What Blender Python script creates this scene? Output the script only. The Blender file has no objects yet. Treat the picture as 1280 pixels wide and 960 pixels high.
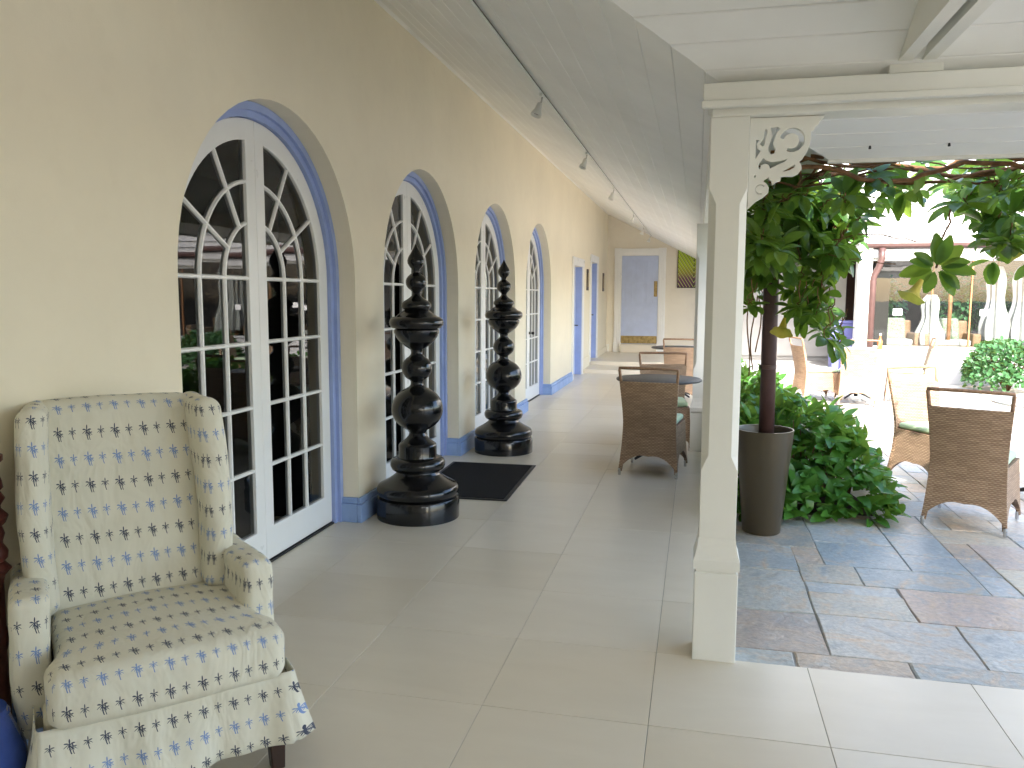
import bpy, bmesh, math, random
from math import sin, cos, pi, radians, sqrt, acos, atan2, tan
from mathutils import Vector, Matrix, noise

random.seed(11)
D = bpy.data
SC = bpy.context.scene
COL = SC.collection

# ------------------------------------------------------------------ camera
EYE = Vector((0, 0, 1.5))
FPX = 1000.0                      # focal length in pixels of a 1280 px wide picture
YAW, PITCH, ROLL = radians(12.9655), radians(6.2665), radians(0.2)
_R = Vector((cos(YAW), sin(YAW), 0))
_F = Vector((-sin(YAW) * cos(PITCH), cos(YAW) * cos(PITCH), -sin(PITCH)))
_U = Vector((-sin(YAW) * sin(PITCH), cos(YAW) * sin(PITCH), cos(PITCH)))
_r = _R * cos(ROLL) + _U * sin(ROLL)
_u = _U * cos(ROLL) - _R * sin(ROLL)
cam = D.cameras.new('camera')
cam.sensor_width = 36
cam.lens = FPX / 1280 * 36
cam.clip_start = .05
cam.clip_end = 2000
co = D.objects.new('camera', cam)
COL.objects.link(co)
co.matrix_world = Matrix(((_r.x, _u.x, -_F.x, EYE.x), (_r.y, _u.y, -_F.y, EYE.y), (_r.z, _u.z, -_F.z, EYE.z), (0, 0, 0, 1)))
SC.camera = co


def at(u, v, Y):
    """point of the vertical plane y=Y that a photo pixel looks at"""
    d = _r * (u - 640) + _u * (480 - v) + _F * FPX
    return EYE + d * (Y / d.y)


# ------------------------------------------------------------------ light
SUN_EL = 37
SUN_AZ = 8                        # degrees from -Y towards +X
w = D.worlds.new('World')
SC.world = w
w.use_nodes = True
nt = w.node_tree
nt.nodes.clear()
sky = nt.nodes.new('ShaderNodeTexSky')
sky.sky_type = 'NISHITA'
sky.sun_disc = False
sky.sun_elevation = radians(SUN_EL)
sky.sun_rotation = radians(180 - SUN_AZ)
sky.air_density = 1.0
sky.dust_density = 2.2
sky.ozone_density = 1.0
bg = nt.nodes.new('ShaderNodeBackground')
bg.inputs[1].default_value = .15
wo = nt.nodes.new('ShaderNodeOutputWorld')
nt.links.new(sky.outputs[0], bg.inputs[0])
nt.links.new(bg.outputs[0], wo.inputs[0])
sl = D.lights.new('sun', 'SUN')
sl.energy = 2.0
sl.angle = radians(.6)
sl.color = (1, .95, .87)
so = D.objects.new('sun', sl)
COL.objects.link(so)
sd = Vector((sin(radians(SUN_AZ)) * cos(radians(SUN_EL)), -cos(radians(SUN_AZ)) * cos(radians(SUN_EL)), sin(radians(SUN_EL))))
so.rotation_euler = sd.to_track_quat('Z', 'Y').to_euler()
so.location = sd * 30
SC.view_settings.view_transform = 'Standard'
SC.view_settings.look = 'None'
SC.view_settings.exposure = 2.85
SC.view_settings.gamma = 1
try:
    SC.cycles.max_bounces = 14
    SC.cycles.diffuse_bounces = 8
    SC.cycles.transparent_max_bounces = 24
except Exception:
    pass


# ------------------------------------------------------------------ materials
def lin(h):
    h = h.lstrip('#')
    c = [int(h[i:i + 2], 16) / 255 for i in (0, 2, 4)]
    return tuple(x / 12.92 if x <= .04045 else ((x + .055) / 1.055) ** 2.4 for x in c)


class NT:
    def __init__(s, name):
        s.m = D.materials.new(name)
        s.m.use_nodes = True
        s.t = s.m.node_tree
        s.t.nodes.clear()
        s.out = s.n('ShaderNodeOutputMaterial')

    def n(s, typ, **kw):
        x = s.t.nodes.new(typ)
        for k, v in kw.items():
            setattr(x, k, v)
        return x

    def l(s, a, b):
        s.t.links.new(a, b)

    def put(s, sock, v):
        if hasattr(v, 'is_linked') or isinstance(v, bpy.types.NodeSocket):
            s.l(v, sock)
        else:
            if isinstance(v, (tuple, list)) and len(v) == 3 and sock.type == 'RGBA':
                v = (*v, 1)
            sock.default_value = v

    def math(s, op, a, b=None, c=None, clamp=False):
        x = s.n('ShaderNodeMath', operation=op)
        x.use_clamp = clamp
        s.put(x.inputs[0], a)
        if b is not None:
            s.put(x.inputs[1], b)
        if c is not None:
            s.put(x.inputs[2], c)
        return x.outputs[0]

    def mix(s, f, a, b, typ='MIX'):
        x = s.n('ShaderNodeMix', data_type='RGBA', blend_type=typ)
        s.put(x.inputs[0], f)
        s.put(x.inputs[6], a)
        s.put(x.inputs[7], b)
        return x.outputs[2]

    def noise(s, vec, scale, detail=4, rough=.55, dist=0):
        x = s.n('ShaderNodeTexNoise')
        x.inputs['Scale'].default_value = scale
        x.inputs['Detail'].default_value = detail
        x.inputs['Roughness'].default_value = rough
        x.inputs['Distortion'].default_value = dist
        if vec is not None:
            s.l(vec, x.inputs['Vector'])
        return x.outputs[0]

    def ramp(s, f, stops):
        x = s.n('ShaderNodeValToRGB')
        e = x.color_ramp.elements
        while len(e) < len(stops):
            e.new(.5)
        for i, (p, c) in enumerate(stops):
            e[i].position = p
            e[i].color = (*c, 1) if len(c) == 3 else c
        s.l(f, x.inputs[0])
        return x.outputs[0]

    def obj(s):
        return s.n('ShaderNodeTexCoord').outputs['Object']

    def pos(s):
        return s.n('ShaderNodeNewGeometry').outputs['Position']

    def uv(s):
        return s.n('ShaderNodeTexCoord').outputs['UV']

    def bump(s, h, strength=.3, dist=.01):
        x = s.n('ShaderNodeBump')
        x.inputs['Strength'].default_value = strength
        x.inputs['Distance'].default_value = dist
        s.l(h, x.inputs['Height'])
        return x.outputs[0]

    def bsdf(s, col, rough=.5, spec=.5, metal=0, normal=None, coat=0, sheen=0, link=True):
        b = s.n('ShaderNodeBsdfPrincipled')
        s.put(b.inputs['Base Color'], col)
        s.put(b.inputs['Roughness'], rough)
        s.put(b.inputs['Specular IOR Level'], spec)
        s.put(b.inputs['Metallic'], metal)
        b.inputs['Coat Weight'].default_value = coat
        b.inputs['Coat Roughness'].default_value = .04
        b.inputs['Sheen Weight'].default_value = sheen
        if normal is not None:
            s.l(normal, b.inputs['Normal'])
        if link:
            s.l(b.outputs[0], s.out.inputs[0])
        return b


M = {}


def simple(name, col, rough=.5, var=.12, scale=6, bump=0., bscale=60, spec=.5, metal=0, coat=0, world=True, sheen=0):
    n = NT(name)
    vec = n.pos() if world else n.obj()
    f = n.noise(vec, scale, 5, .6)
    dark = tuple(c * (1 - var) for c in col)
    lite = tuple(min(1, c * (1 + var)) for c in col)
    c = n.ramp(f, [(.3, dark), (.7, lite)])
    nm = None
    if bump:
        nm = n.bump(n.noise(vec, bscale, 4, .6), bump, .004)
    rr = n.math('MULTIPLY_ADD', n.noise(vec, scale * 2.7, 3), .24, rough - .12, clamp=True)
    n.bsdf(c, rr, spec, metal, nm, coat, sheen)
    M[name] = n.m
    return n.m


def wall_mat(name, col, streak):
    """painted plaster: trowel unevenness, faint grime near the floor splash line"""
    n = NT(name)
    p = n.pos()
    big = n.noise(p, 1.1, 4, .6)
    c = n.ramp(big, [(.3, tuple(x * .95 for x in col)), (.7, tuple(min(1, x * 1.03) for x in col))])
    sm = n.noise(p, 7, 5, .6)
    c = n.mix(n.math('MULTIPLY', n.math('SUBTRACT', sm, .52, clamp=True), 1.4, clamp=True), c, streak)
    h = n.math('ADD', n.noise(p, 4, 3), n.math('MULTIPLY', n.noise(p, 130, 3), .12))
    n.bsdf(c, .62, .3, 0, n.bump(h, .25, .02))
    M[name] = n.m


wall_mat('plaster', lin('#e8dfc8'), lin('#dfd5bd'))
wall_mat('plaster_far', lin('#dfd8c8'), lin('#d4cbb8'))
simple('white_paint', (.76, .755, .70), .42, .03, 3, .10, 90, .4)
simple('door_white', (.80, .80, .78), .32, .02, 3, .05, 120, .5)
simple('ceiling_white', (.86, .86, .84), .48, .05, 1.5, .12, 60, .35)
simple('blue_paint', lin('#98a9d6'), .42, .08, 5, .10, 60, .4)
simple('door_blue', lin('#b6c2de'), .45, .05, 5, .10, 60, .4)
simple('blue_trim', lin('#8ca6d3'), .45, .10, 5, .14, 50, .4)
simple('black_lacquer', (.005, .005, .006), .17, .2, 8, .015, 40, .45, coat=.2)
simple('mat_black', (.012, .012, .013), .9, .3, 60, .8, 400, .2)
simple('bronze', (.085, .068, .042), .36, .05, 3, 0, 80, .5, .3)
simple('pipe_brown', (.085, .045, .04), .42, .18, 9, .08, 60, .4)
simple('brass', (.36, .27, .12), .4, .45, 12, .08, 60, .5, 1)
simple('chrome', (.6, .6, .6), .25, .1, 9, 0, 60, .5, 1)
simple('iron', (.02, .02, .022), .5, .2, 20, .2, 100, .4)
simple('dark_wood', (.035, .016, .010), .38, .3, 14, .12, 70, .4)
simple('red_wood', (.06, .014, .010), .35, .35, 18, .3, 60, .4)
simple('soil', (.05, .032, .02), .95, .3, 20, .9, 90, .2)
simple('siding', (.50, .50, .50), .5, .03, 4, .08, 60, .3)
simple('bin_blue', (.16, .17, .42), .5, .1, 8, .08, 60, .4)
simple('cushion_green', (.44, .56, .36), .85, .06, 12, .2, 300, .2, sheen=.2)
simple('canvas_white', (.46, .455, .44), .8, .04, 5, .25, 120, .2)
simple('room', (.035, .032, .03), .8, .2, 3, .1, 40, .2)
simple('ground', (.16, .14, .10), .95, .3, 2, .5, 20, .2)
simple('flower_yellow', (.85, .62, .05), .5, .1, 30, 0, 60, .3)
simple('stem_brown', (.16, .085, .04), .75, .35, 25, .5, 90, .2)
simple('ceramic_blue', (.03, .07, .28), .18, .25, 9, .02, 40, .5, coat=.4)
simple('lamp_white', (.78, .78, .75), .35, .04, 20, 0, 60, .5)
simple('sticker', (.85, .85, .85), .5, .02, 20, 0, 60, .3)
simple('teak', (.30, .14, .06), .5, .25, 18, .2, 90, .3)


def grout():
    n = NT('grout')
    n.bsdf(n.ramp(n.noise(n.pos(), 9, 4), [(.3, (.24, .225, .20)), (.7, (.33, .31, .28))]), .8, .2)
    M['grout'] = n.m


grout()


def tile_mat():
    n = NT('floor_tile')
    p = n.pos()
    rnd = n.n('ShaderNodeObjectInfo').outputs['Random']
    mp = n.n('ShaderNodeMapping')
    n.l(p, mp.inputs[0])
    mp.inputs['Scale'].default_value = (.55, 1.6, 1)
    off = n.n('ShaderNodeCombineXYZ')
    n.l(n.math('MULTIPLY', rnd, 37), off.inputs[0])
    n.l(n.math('MULTIPLY', rnd, 91), off.inputs[1])
    n.l(off.outputs[0], mp.inputs['Location'])
    a = n.noise(mp.outputs[0], 3.2, 6, .62, .4)
    c = n.ramp(a, [(.25, lin('#d2c7b2')), (.55, lin('#dbd1bd')), (.8, lin('#e3dac9'))])
    c = n.mix(.5, c, n.ramp(rnd, [(0, lin('#d1c6b2')), (.5, lin('#dbd2c0')), (1, lin('#e2dacb'))]))
    r = n.math('MULTIPLY_ADD', n.noise(p, 4, 4), .20, .20)
    n.bsdf(c, .29, .42)
    M['tile'] = n.m


tile_mat()


def slate_mat(name, island):
    n = NT(name)
    p = n.pos()
    rnd = n.n('ShaderNodeNewGeometry').outputs['Random Per Island'] if island else n.n('ShaderNodeObjectInfo').outputs['Random']
    base = n.ramp(rnd, [(0, lin('#bfbfba')), (.16, lin('#a8b1b3')), (.32, lin('#c6c6c2')), (.44, lin('#ccb298')),
                        (.56, lin('#a6aeae')), (.68, lin('#cdb6a6')), (.8, lin('#a3a39f')), (.9, lin('#d6c7ae')), (1, lin('#b4bec1'))])
    off = n.n('ShaderNodeVectorMath', operation='ADD')
    cx = n.n('ShaderNodeCombineXYZ')
    n.l(n.math('MULTIPLY', rnd, 53), cx.inputs[0])
    n.l(n.math('MULTIPLY', rnd, 29), cx.inputs[1])
    n.l(p, off.inputs[0])
    n.l(cx.outputs[0], off.inputs[1])
    v = off.outputs[0]
    cl = n.noise(v, 5, 6, .65, 1.2)
    c = n.mix(n.math('MULTIPLY', n.math('SUBTRACT', cl, .5, clamp=True), 4.5, clamp=True), base, lin('#d6bb9c'))
    c = n.mix(n.math('MULTIPLY', n.math('SUBTRACT', .46, cl, clamp=True), 5, clamp=True), c, lin('#919a9f'))
    c = n.mix(n.math('MULTIPLY', n.math('SUBTRACT', n.noise(v, 11, 6, .7, 1.5), .55, clamp=True), 4, clamp=True), c, lin('#cfcfcc'))
    fine = n.noise(v, 40, 5, .7)
    c = n.mix(1, c, n.ramp(fine, [(.3, (.74, .74, .75)), (.7, (1.12, 1.12, 1.1))]), 'MULTIPLY')
    h = n.math('ADD', n.noise(v, 6, 7, .62, .9), n.math('MULTIPLY', n.noise(v, 45, 4), .2))
    r = n.math('MULTIPLY_ADD', cl, .25, .26)
    n.bsdf(c, r, .45, 0, n.bump(h, .6, .02))
    M[name] = n.m


slate_mat('slate', False)
slate_mat('slate_far', True)


def weave_mat(name, dark, mid, lite):
    n = NT(name)
    sx = n.n('ShaderNodeSeparateXYZ')
    n.l(n.uv(), sx.inputs[0])
    u, v = sx.outputs[0], sx.outputs[1]
    wob = n.math('MULTIPLY', n.math('SUBTRACT', n.noise(n.uv(), 14, 2), .5), .004)
    v = n.math('ADD', v, wob)
    row = n.math('FLOOR', n.math('DIVIDE', v, .0125))
    hv = n.math('ABSOLUTE', n.math('SINE', n.math('MULTIPLY', v, pi / .0125)))
    ph = n.math('MULTIPLY', n.math('MODULO', row, 2), pi)
    hu = n.math('MULTIPLY_ADD', n.math('SINE', n.math('ADD', n.math('MULTIPLY', u, 2 * pi / .034), ph)), .5, .5)
    h = n.math('MULTIPLY', n.math('POWER', hv, .6), n.math('MULTIPLY_ADD', hu, .45, .55))
    strand = n.n('ShaderNodeTexWhiteNoise', noise_dimensions='2D')
    cb = n.n('ShaderNodeCombineXYZ')
    n.l(row, cb.inputs[0])
    n.l(n.math('FLOOR', n.math('DIVIDE', u, .068)), cb.inputs[1])
    n.l(cb.outputs[0], strand.inputs[0])
    c = n.ramp(h, [(.05, dark), (.45, mid), (.95, lite)])
    c = n.mix(n.math('MULTIPLY', strand.outputs[0], .4), c, dark)
    n.bsdf(c, .5, .35, 0, n.bump(h, .9, .006))
    M[name] = n.m


weave_mat('wicker', (.14, .08, .045), (.38, .245, .15), (.54, .39, .26))
simple('wicker_rail', (.30, .18, .105), .5, .3, 60, .7, 220, .35)


def palm_fabric():
    n = NT('palm_fabric')
    sx = n.n('ShaderNodeSeparateXYZ')
    n.l(n.uv(), sx.inputs[0])
    cu, cv = .0435, .084
    u = n.math('ADD', sx.outputs[0], 10.0)
    v = n.math('ADD', sx.outputs[1], 10.0)
    ui, vi = n.math('DIVIDE', u, cu), n.math('DIVIDE', v, cv)
    col, row = n.math('FLOOR', ui), n.math('FLOOR', vi)
    cpar, rpar = n.math('MODULO', col, 2.), n.math('MODULO', row, 2.)
    size = n.math('MULTIPLY_ADD', cpar, .18, .90)
    px = n.math('DIVIDE', n.math('MULTIPLY', n.math('SUBTRACT', n.math('FRACT', ui), .5), cu), size)
    py = n.math('DIVIDE', n.math('MULTIPLY', n.math('SUBTRACT', n.math('FRACT', vi), .5), cv), size)

    def palm(ox, oy, sc):
        x = n.math('DIVIDE', n.math('SUBTRACT', px, ox), sc)
        y = n.math('DIVIDE', n.math('SUBTRACT', py, oy), sc)
        bend = n.math('MULTIPLY', n.math('MULTIPLY', y, y), 6.)
        tr = n.math('LESS_THAN', n.math('ABSOLUTE', n.math('SUBTRACT', x, bend)), .0016)
        tr = n.math('MULTIPLY', tr, n.math('MULTIPLY', n.math('LESS_THAN', y, .004), n.math('GREATER_THAN', y, -.027)))
        dy = n.math('ADD', n.math('SUBTRACT', y, .004), n.math('MULTIPLY', n.math('MULTIPLY', x, x), 34.))
        r = n.math('SQRT', n.math('ADD', n.math('MULTIPLY', x, x), n.math('MULTIPLY', dy, dy)))
        th = n.math('ARCTAN2', dy, x)
        f = n.math('ABSOLUTE', n.math('COSINE', n.math('MULTIPLY_ADD', th, 3.5, .8)))
        R = n.math('MULTIPLY_ADD', n.math('POWER', f, 3.4), .0155, .0028)
        R = n.math('MULTIPLY', R, n.math('MULTIPLY_ADD', n.math('SINE', th), .16, .86))
        cr = n.math('LESS_THAN', r, R)
        return n.math('MAXIMUM', tr, cr)
    m1 = palm(0, .003, .88)
    m2 = n.math('MULTIPLY', palm(.0065, -.004, .64), cpar)
    mask = n.math('MAXIMUM', m1, m2)
    fade = n.noise(n.uv(), 30, 3)
    ink = n.mix(rpar, (.020, .024, .045), (.17, .27, .52))
    ink = n.mix(n.math('MULTIPLY', fade, .25), ink, (.25, .3, .45))
    base = n.ramp(n.noise(n.pos(), 5, 4), [(.3, (.66, .635, .52)), (.7, (.74, .715, .60))])
    c = n.mix(mask, base, ink)
    folds = n.n('ShaderNodeMapping')
    n.l(n.pos(), folds.inputs[0])
    folds.inputs['Scale'].default_value = (1, 1, .45)
    h = n.math('ADD', n.noise(folds.outputs[0], 9, 3, .5, .6), n.math('MULTIPLY', n.noise(n.uv(), 700, 2), .04))
    n.bsdf(c, .88, .2, 0, n.bump(h, .6, .045), 0, .15)
    M['palm_fabric'] = n.m


palm_fabric()


def leaf_mat(name, a, b, yellow, island, rough=.3, trans=.35):
    n = NT(name)
    rnd = n.n('ShaderNodeNewGeometry').outputs['Random Per Island'] if island else n.n('ShaderNodeObjectInfo').outputs['Random']
    c = n.ramp(rnd, [(0, a), (.5, tuple((x + y) / 2 for x, y in zip(a, b))), (.86, b), (1, yellow)])
    c = n.mix(.25, c, n.ramp(n.noise(n.pos(), 30, 3), [(.3, tuple(x * .5 for x in a)), (.7, b)]))
    back = n.n('ShaderNodeNewGeometry').outputs['Backfacing']
    c = n.mix(n.math('MULTIPLY', back, .3), c, (.16, .22, .10))
    d = n.bsdf(c, rough, .4, 0, n.bump(n.noise(n.pos(), 55, 2), .15, .01), link=False)
    t = n.n('ShaderNodeBsdfTranslucent')
    n.l(n.mix(.6, c, (.28, .42, .03)), t.inputs[0])
    mx = n.n('ShaderNodeMixShader')
    mx.inputs[0].default_value = trans
    n.l(d.outputs[0], mx.inputs[1])
    n.l(t.outputs[0], mx.inputs[2])
    n.l(mx.outputs[0], n.out.inputs[0])
    M[name] = n.m


leaf_mat('vine_leaf', (.045, .12, .028), (.12, .26, .045), (.28, .38, .06), False, .3, .45)
leaf_mat('vine_leaf_mass', (.045, .12, .028), (.12, .26, .045), (.28, .38, .06), True, .3, .45)
leaf_mat('bed_leaf', (.04, .14, .026), (.085, .25, .04), (.15, .34, .06), False, .26, .36)
leaf_mat('bed_leaf_mass', (.04, .14, .026), (.085, .25, .04), (.15, .34, .06), True, .26, .36)
leaf_mat('bush_leaf_mass', (.04, .12, .045), (.075, .20, .08), (.12, .26, .1), True, .4, .25)
leaf_mat('petal', (.75, .55, .06), (.85, .7, .15), (.88, .75, .3), False, .5, .4)


def glass_mat(name, tint, refl):
    n = NT(name)
    fr = n.n('ShaderNodeFresnel')
    fr.inputs[0].default_value = 1.5
    f = n.math('MULTIPLY', fr.outputs[0], refl, clamp=True)
    tr = n.n('ShaderNodeBsdfTransparent')
    tr.inputs[0].default_value = (*tint, 1)
    gl = n.n('ShaderNodeBsdfGlossy')
    gl.inputs['Roughness'].default_value = .012
    n.l(n.bump(n.noise(n.pos(), 2.5, 2), .02, .02), gl.inputs['Normal'])
    mx = n.n('ShaderNodeMixShader')
    n.l(f, mx.inputs[0])
    n.l(tr.outputs[0], mx.inputs[1])
    n.l(gl.outputs[0], mx.inputs[2])
    n.l(mx.outputs[0], n.out.inputs[0])
    M[name] = n.m


glass_mat('door_glass', (.40, .42, .41), 1.05)
glass_mat('window_glass', (.8, .84, .83), 1.1)


def art_mat():
    n = NT('leaf_print')
    sx = n.n('ShaderNodeSeparateXYZ')
    n.l(n.uv(), sx.inputs[0])
    u, v = sx.outputs[0], sx.outputs[1]
    ax = n.math('ABSOLUTE', n.math('SUBTRACT', u, .5))
    t = n.math('SUBTRACT', v, n.math('MULTIPLY', ax, 1.1))
    fr = n.math('FRACT', n.math('MULTIPLY', t, 9.))
    c = n.ramp(v, [(.0, (.10, .03, .08)), (.2, (.16, .06, .10)), (.32, (.30, .26, .04)), (.5, (.38, .46, .03)), (1, (.30, .46, .03))])
    c = n.mix(n.math('LESS_THAN', fr, .16), c, (.05, .06, .02))
    c = n.mix(n.math('LESS_THAN', ax, .012), c, (.05, .06, .02))
    c = n.mix(n.math('GREATER_THAN', fr, .84), c, (.55, .60, .2))
    n.bsdf(c, .5, .3)
    M['leaf_print'] = n.m


art_mat()


def floral_mat():
    n = NT('floral_cushion')
    f = n.noise(n.pos(), 26, 4, .6, .8)
    c = n.ramp(f, [(.40, (.34, .36, .29)), (.5, (.12, .19, .09)), (.56, (.36, .37, .31)), (.7, (.38, .38, .33))])
    n.bsdf(c, .85, .2)
    M['floral'] = n.m


floral_mat()


# ------------------------------------------------------------------ mesh helpers
def empty(name, loc=(0, 0, 0), rz=0):
    o = D.objects.new(name, None)
    o.empty_display_size = .1
    COL.objects.link(o)
    o.location = loc
    o.rotation_euler = (0, 0, rz)
    return o


def tag(o, label=None, cat=None, group=None, kind=None):
    if label:
        o['label'] = label
    if cat:
        o['category'] = cat
    if group:
        o['group'] = group
    if kind:
        o['kind'] = kind
    return o


class MB:
    def __init__(s):
        s.v, s.f, s.uv = [], [], []

    def add(s, vs, fs, uvs=None):
        k = len(s.v)
        s.v += [tuple(x) for x in vs]
        s.f += [tuple(i + k for i in f) for f in fs]
        s.uv += (uvs if uvs else [None] * len(fs))
        return s

    def box(s, x0, x1, y0, y1, z0, z1):
        v = [(x, y, z) for z in (z0, z1) for y in (y0, y1) for x in (x0, x1)]
        return s.add(v, [(0, 2, 3, 1), (4, 5, 7, 6), (0, 1, 5, 4), (2, 6, 7, 3), (0, 4, 6, 2), (1, 3, 7, 5)])

    def hexa(s, b, t):
        """b,t: 4 points each (counter-clockwise seen from the t side)"""
        return s.add(list(b) + list(t), [(3, 2, 1, 0), (4, 5, 6, 7), (0, 1, 5, 4), (1, 2, 6, 5), (2, 3, 7, 6), (3, 0, 4, 7)])

    def lathe(s, prof, n=48, c=(0, 0, 0)):
        vs, fs = [], []
        for (r, z) in prof:
            for i in range(n):
                a = 2 * pi * i / n
                vs.append((c[0] + r * cos(a), c[1] + r * sin(a), c[2] + z))
        for j in range(len(prof) - 1):
            for i in range(n):
                i2 = (i + 1) % n
                fs.append((j * n + i, j * n + i2, (j + 1) * n + i2, (j + 1) * n + i))
        fs.append(tuple(range(n - 1, -1, -1)))
        fs.append(tuple((len(prof) - 1) * n + i for i in range(n)))
        return s.add(vs, fs)

    def tube(s, pts, rad, n=8, cap=True):
        pts = [Vector(p) for p in pts]
        if not isinstance(rad, (list, tuple)):
            rad = [rad] * len(pts)
        vs, fs = [], []
        up = Vector((0, 0, 1))
        prev = None
        for i, p in enumerate(pts):
            t = (pts[min(i + 1, len(pts) - 1)] - pts[max(i - 1, 0)]).normalized()
            if prev is None:
                a = up if abs(t.z) < .9 else Vector((1, 0, 0))
                x = t.cross(a).normalized()
            else:
                x = (prev - t * prev.dot(t)).normalized()
            prev = x
            y = t.cross(x)
            for k in range(n):
                an = 2 * pi * k / n
                vs.append(p + (x * cos(an) + y * sin(an)) * rad[i])
        for i in range(len(pts) - 1):
            for k in range(n):
                k2 = (k + 1) % n
                fs.append((i * n + k, i * n + k2, (i + 1) * n + k2, (i + 1) * n + k))
        if cap:
            fs.append(tuple(range(n - 1, -1, -1)))
            fs.append(tuple((len(pts) - 1) * n + k for k in range(n)))
        return s.add(vs, fs)

    def grid(s, nu, nv, fn, uvf=None, flip=False, thick=0, nrm=None):
        vs = [fn(i / nu, j / nv) for j in range(nv + 1) for i in range(nu + 1)]
        fs, uvs = [], []
        W = nu + 1
        for j in range(nv):
            for i in range(nu):
                q = [j * W + i, j * W + i + 1, (j + 1) * W + i + 1, (j + 1) * W + i]
                pu = [(i / nu, j / nv), ((i + 1) / nu, j / nv), ((i + 1) / nu, (j + 1) / nv), (i / nu, (j + 1) / nv)]
                if flip:
                    q.reverse()
                    pu.reverse()
                fs.append(tuple(q))
                uvs.append([uvf(*p) for p in pu] if uvf else pu)
        return s.add(vs, fs, uvs)

    def mesh(s, name, smooth=False, ang=None):
        me = D.meshes.new(name)
        me.from_pydata(s.v, [], s.f)
        if any(u is not None for u in s.uv):
            l = me.uv_layers.new(name='UVMap')
            k = 0
            for f, u in zip(s.f, s.uv):
                for i in range(len(f)):
                    l.data[k].uv = u[i] if u else (0, 0)
                    k += 1
        if smooth:
            me.polygons.foreach_set('use_smooth', [True] * len(me.polygons))
            if ang:
                try:
                    me.set_sharp_from_angle(angle=radians(ang))
                except Exception:
                    pass
        me.update()
        return me

    def build(s, name, mat, parent=None, smooth=False, bevel=0, ang=None, solid=0, seg=2):
        me = s.mesh(name, smooth, ang)
        me.materials.append(M[mat])
        o = D.objects.new(name, me)
        COL.objects.link(o)
        if parent is not None:
            o.parent = parent
        if solid:
            md = o.modifiers.new('solid', 'SOLIDIFY')
            md.thickness = abs(solid)
            md.offset = -1 if solid > 0 else 1
        if bevel:
            md = o.modifiers.new('bevel', 'BEVEL')
            md.width = bevel
            md.segments = seg
            md.limit_method = 'ANGLE'
            md.angle_limit = radians(40)
        return o


def inst(name, me, parent=None, loc=(0, 0, 0), rot=None, scale=None):
    o = D.objects.new(name, me)
    COL.objects.link(o)
    o.parent = parent
    o.location = loc
    if rot is not None:
        o.rotation_euler = rot
    if scale is not None:
        o.scale = scale
    return o


def copy_tree(o, parent=None):
    c = o.copy()
    COL.objects.link(c)
    c.parent = parent
    for ch in o.children:
        copy_tree(ch, c)
    return c


def rbox(hx, hy, hz, r, inner=(6, 6, 6), k=4, deform=None, uvmode='box', uvo=(0, 0)):
    """rounded box centred on the origin; returns bmesh-built mesh data with UVs in metres"""
    def axis(h, m):
        i = h - r
        a = [-(i) - r * tan(pi / 4 * j / k) for j in range(k, 0, -1)]
        a += [-i + 2 * i * j / m for j in range(m + 1)]
        a += [i + r * tan(pi / 4 * j / k) for j in range(1, k + 1)]
        return a
    H = (hx, hy, hz)
    ax = [axis(H[i], inner[i]) for i in range(3)]
    bm = bmesh.new()
    ul = bm.loops.layers.uv.new('UVMap')

    def rnd(q):
        q = Vector(q)
        inn = Vector([max(-(H[i] - r), min(H[i] - r, q[i])) for i in range(3)])
        d = q - inn
        if d.length > 1e-9:
            d = d.normalized() * r
        p = inn + d
        return deform(p) if deform else p
    for a in range(3):
        b, c = (a + 1) % 3, (a + 2) % 3
        for sg in (-1, 1):
            A, B = ax[b], ax[c]
            vv = {}
            raw = {}
            for i, x in enumerate(A):
                for j, y in enumerate(B):
                    q = [0, 0, 0]
                    q[a], q[b], q[c] = sg * H[a], x, y
                    raw[i, j] = q
                    vv[i, j] = bm.verts.new(rnd(q))
            for i in range(len(A) - 1):
                for j in range(len(B) - 1):
                    ids = [(i, j), (i + 1, j), (i + 1, j + 1), (i, j + 1)]
                    if sg < 0:
                        ids.reverse()
                    f = bm.faces.new([vv[t] for t in ids])
                    f.smooth = True
                    for lp, t in zip(f.loops, ids):
                        q = raw[t]
                        if a == 0:
                            uv = (-sg * q[1], q[2])
                        elif a == 1:
                            uv = (q[0], q[2] - (hz + hy if uvmode == 'seat' else 0))
                        else:
                            uv = (q[0], q[1] if uvmode == 'seat' else q[1] + hz + hy)
                        lp[ul].uv = (uv[0] + uvo[0], uv[1] + uvo[1])
    bmesh.ops.remove_doubles(bm, verts=bm.verts, dist=1e-5)
    me = D.meshes.new('soft')
    bm.to_mesh(me)
    bm.free()
    return me


def mobj(name, me, mat, parent, loc=(0, 0, 0), rot=(0, 0, 0)):
    me.name = name
    if not me.materials:
        me.materials.append(M[mat])
    return inst(name, me, parent, loc, rot)


# ================================================================== THE SETTING
XW = -2.16          # wall face
ZC = 3.48           # ceiling height at the wall
SL = .52            # ceiling slope
XC, YC = .03, 3.27  # inner corner of the porch (column face)


def zA(x):
    return ZC - SL * (x - XW)


ZB = zA(XC)


def zB(y):
    return ZB + SL * (YC - y)


# ground sheet to the horizon
g = MB().add([(-400, -400, -.09), (400, -400, -.09), (400, 400, -.09), (-400, 400, -.09)], [(0, 1, 2, 3)]).build('ground', 'ground')
tag(g, 'bare ground around the house and patio', kind='structure')

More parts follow.
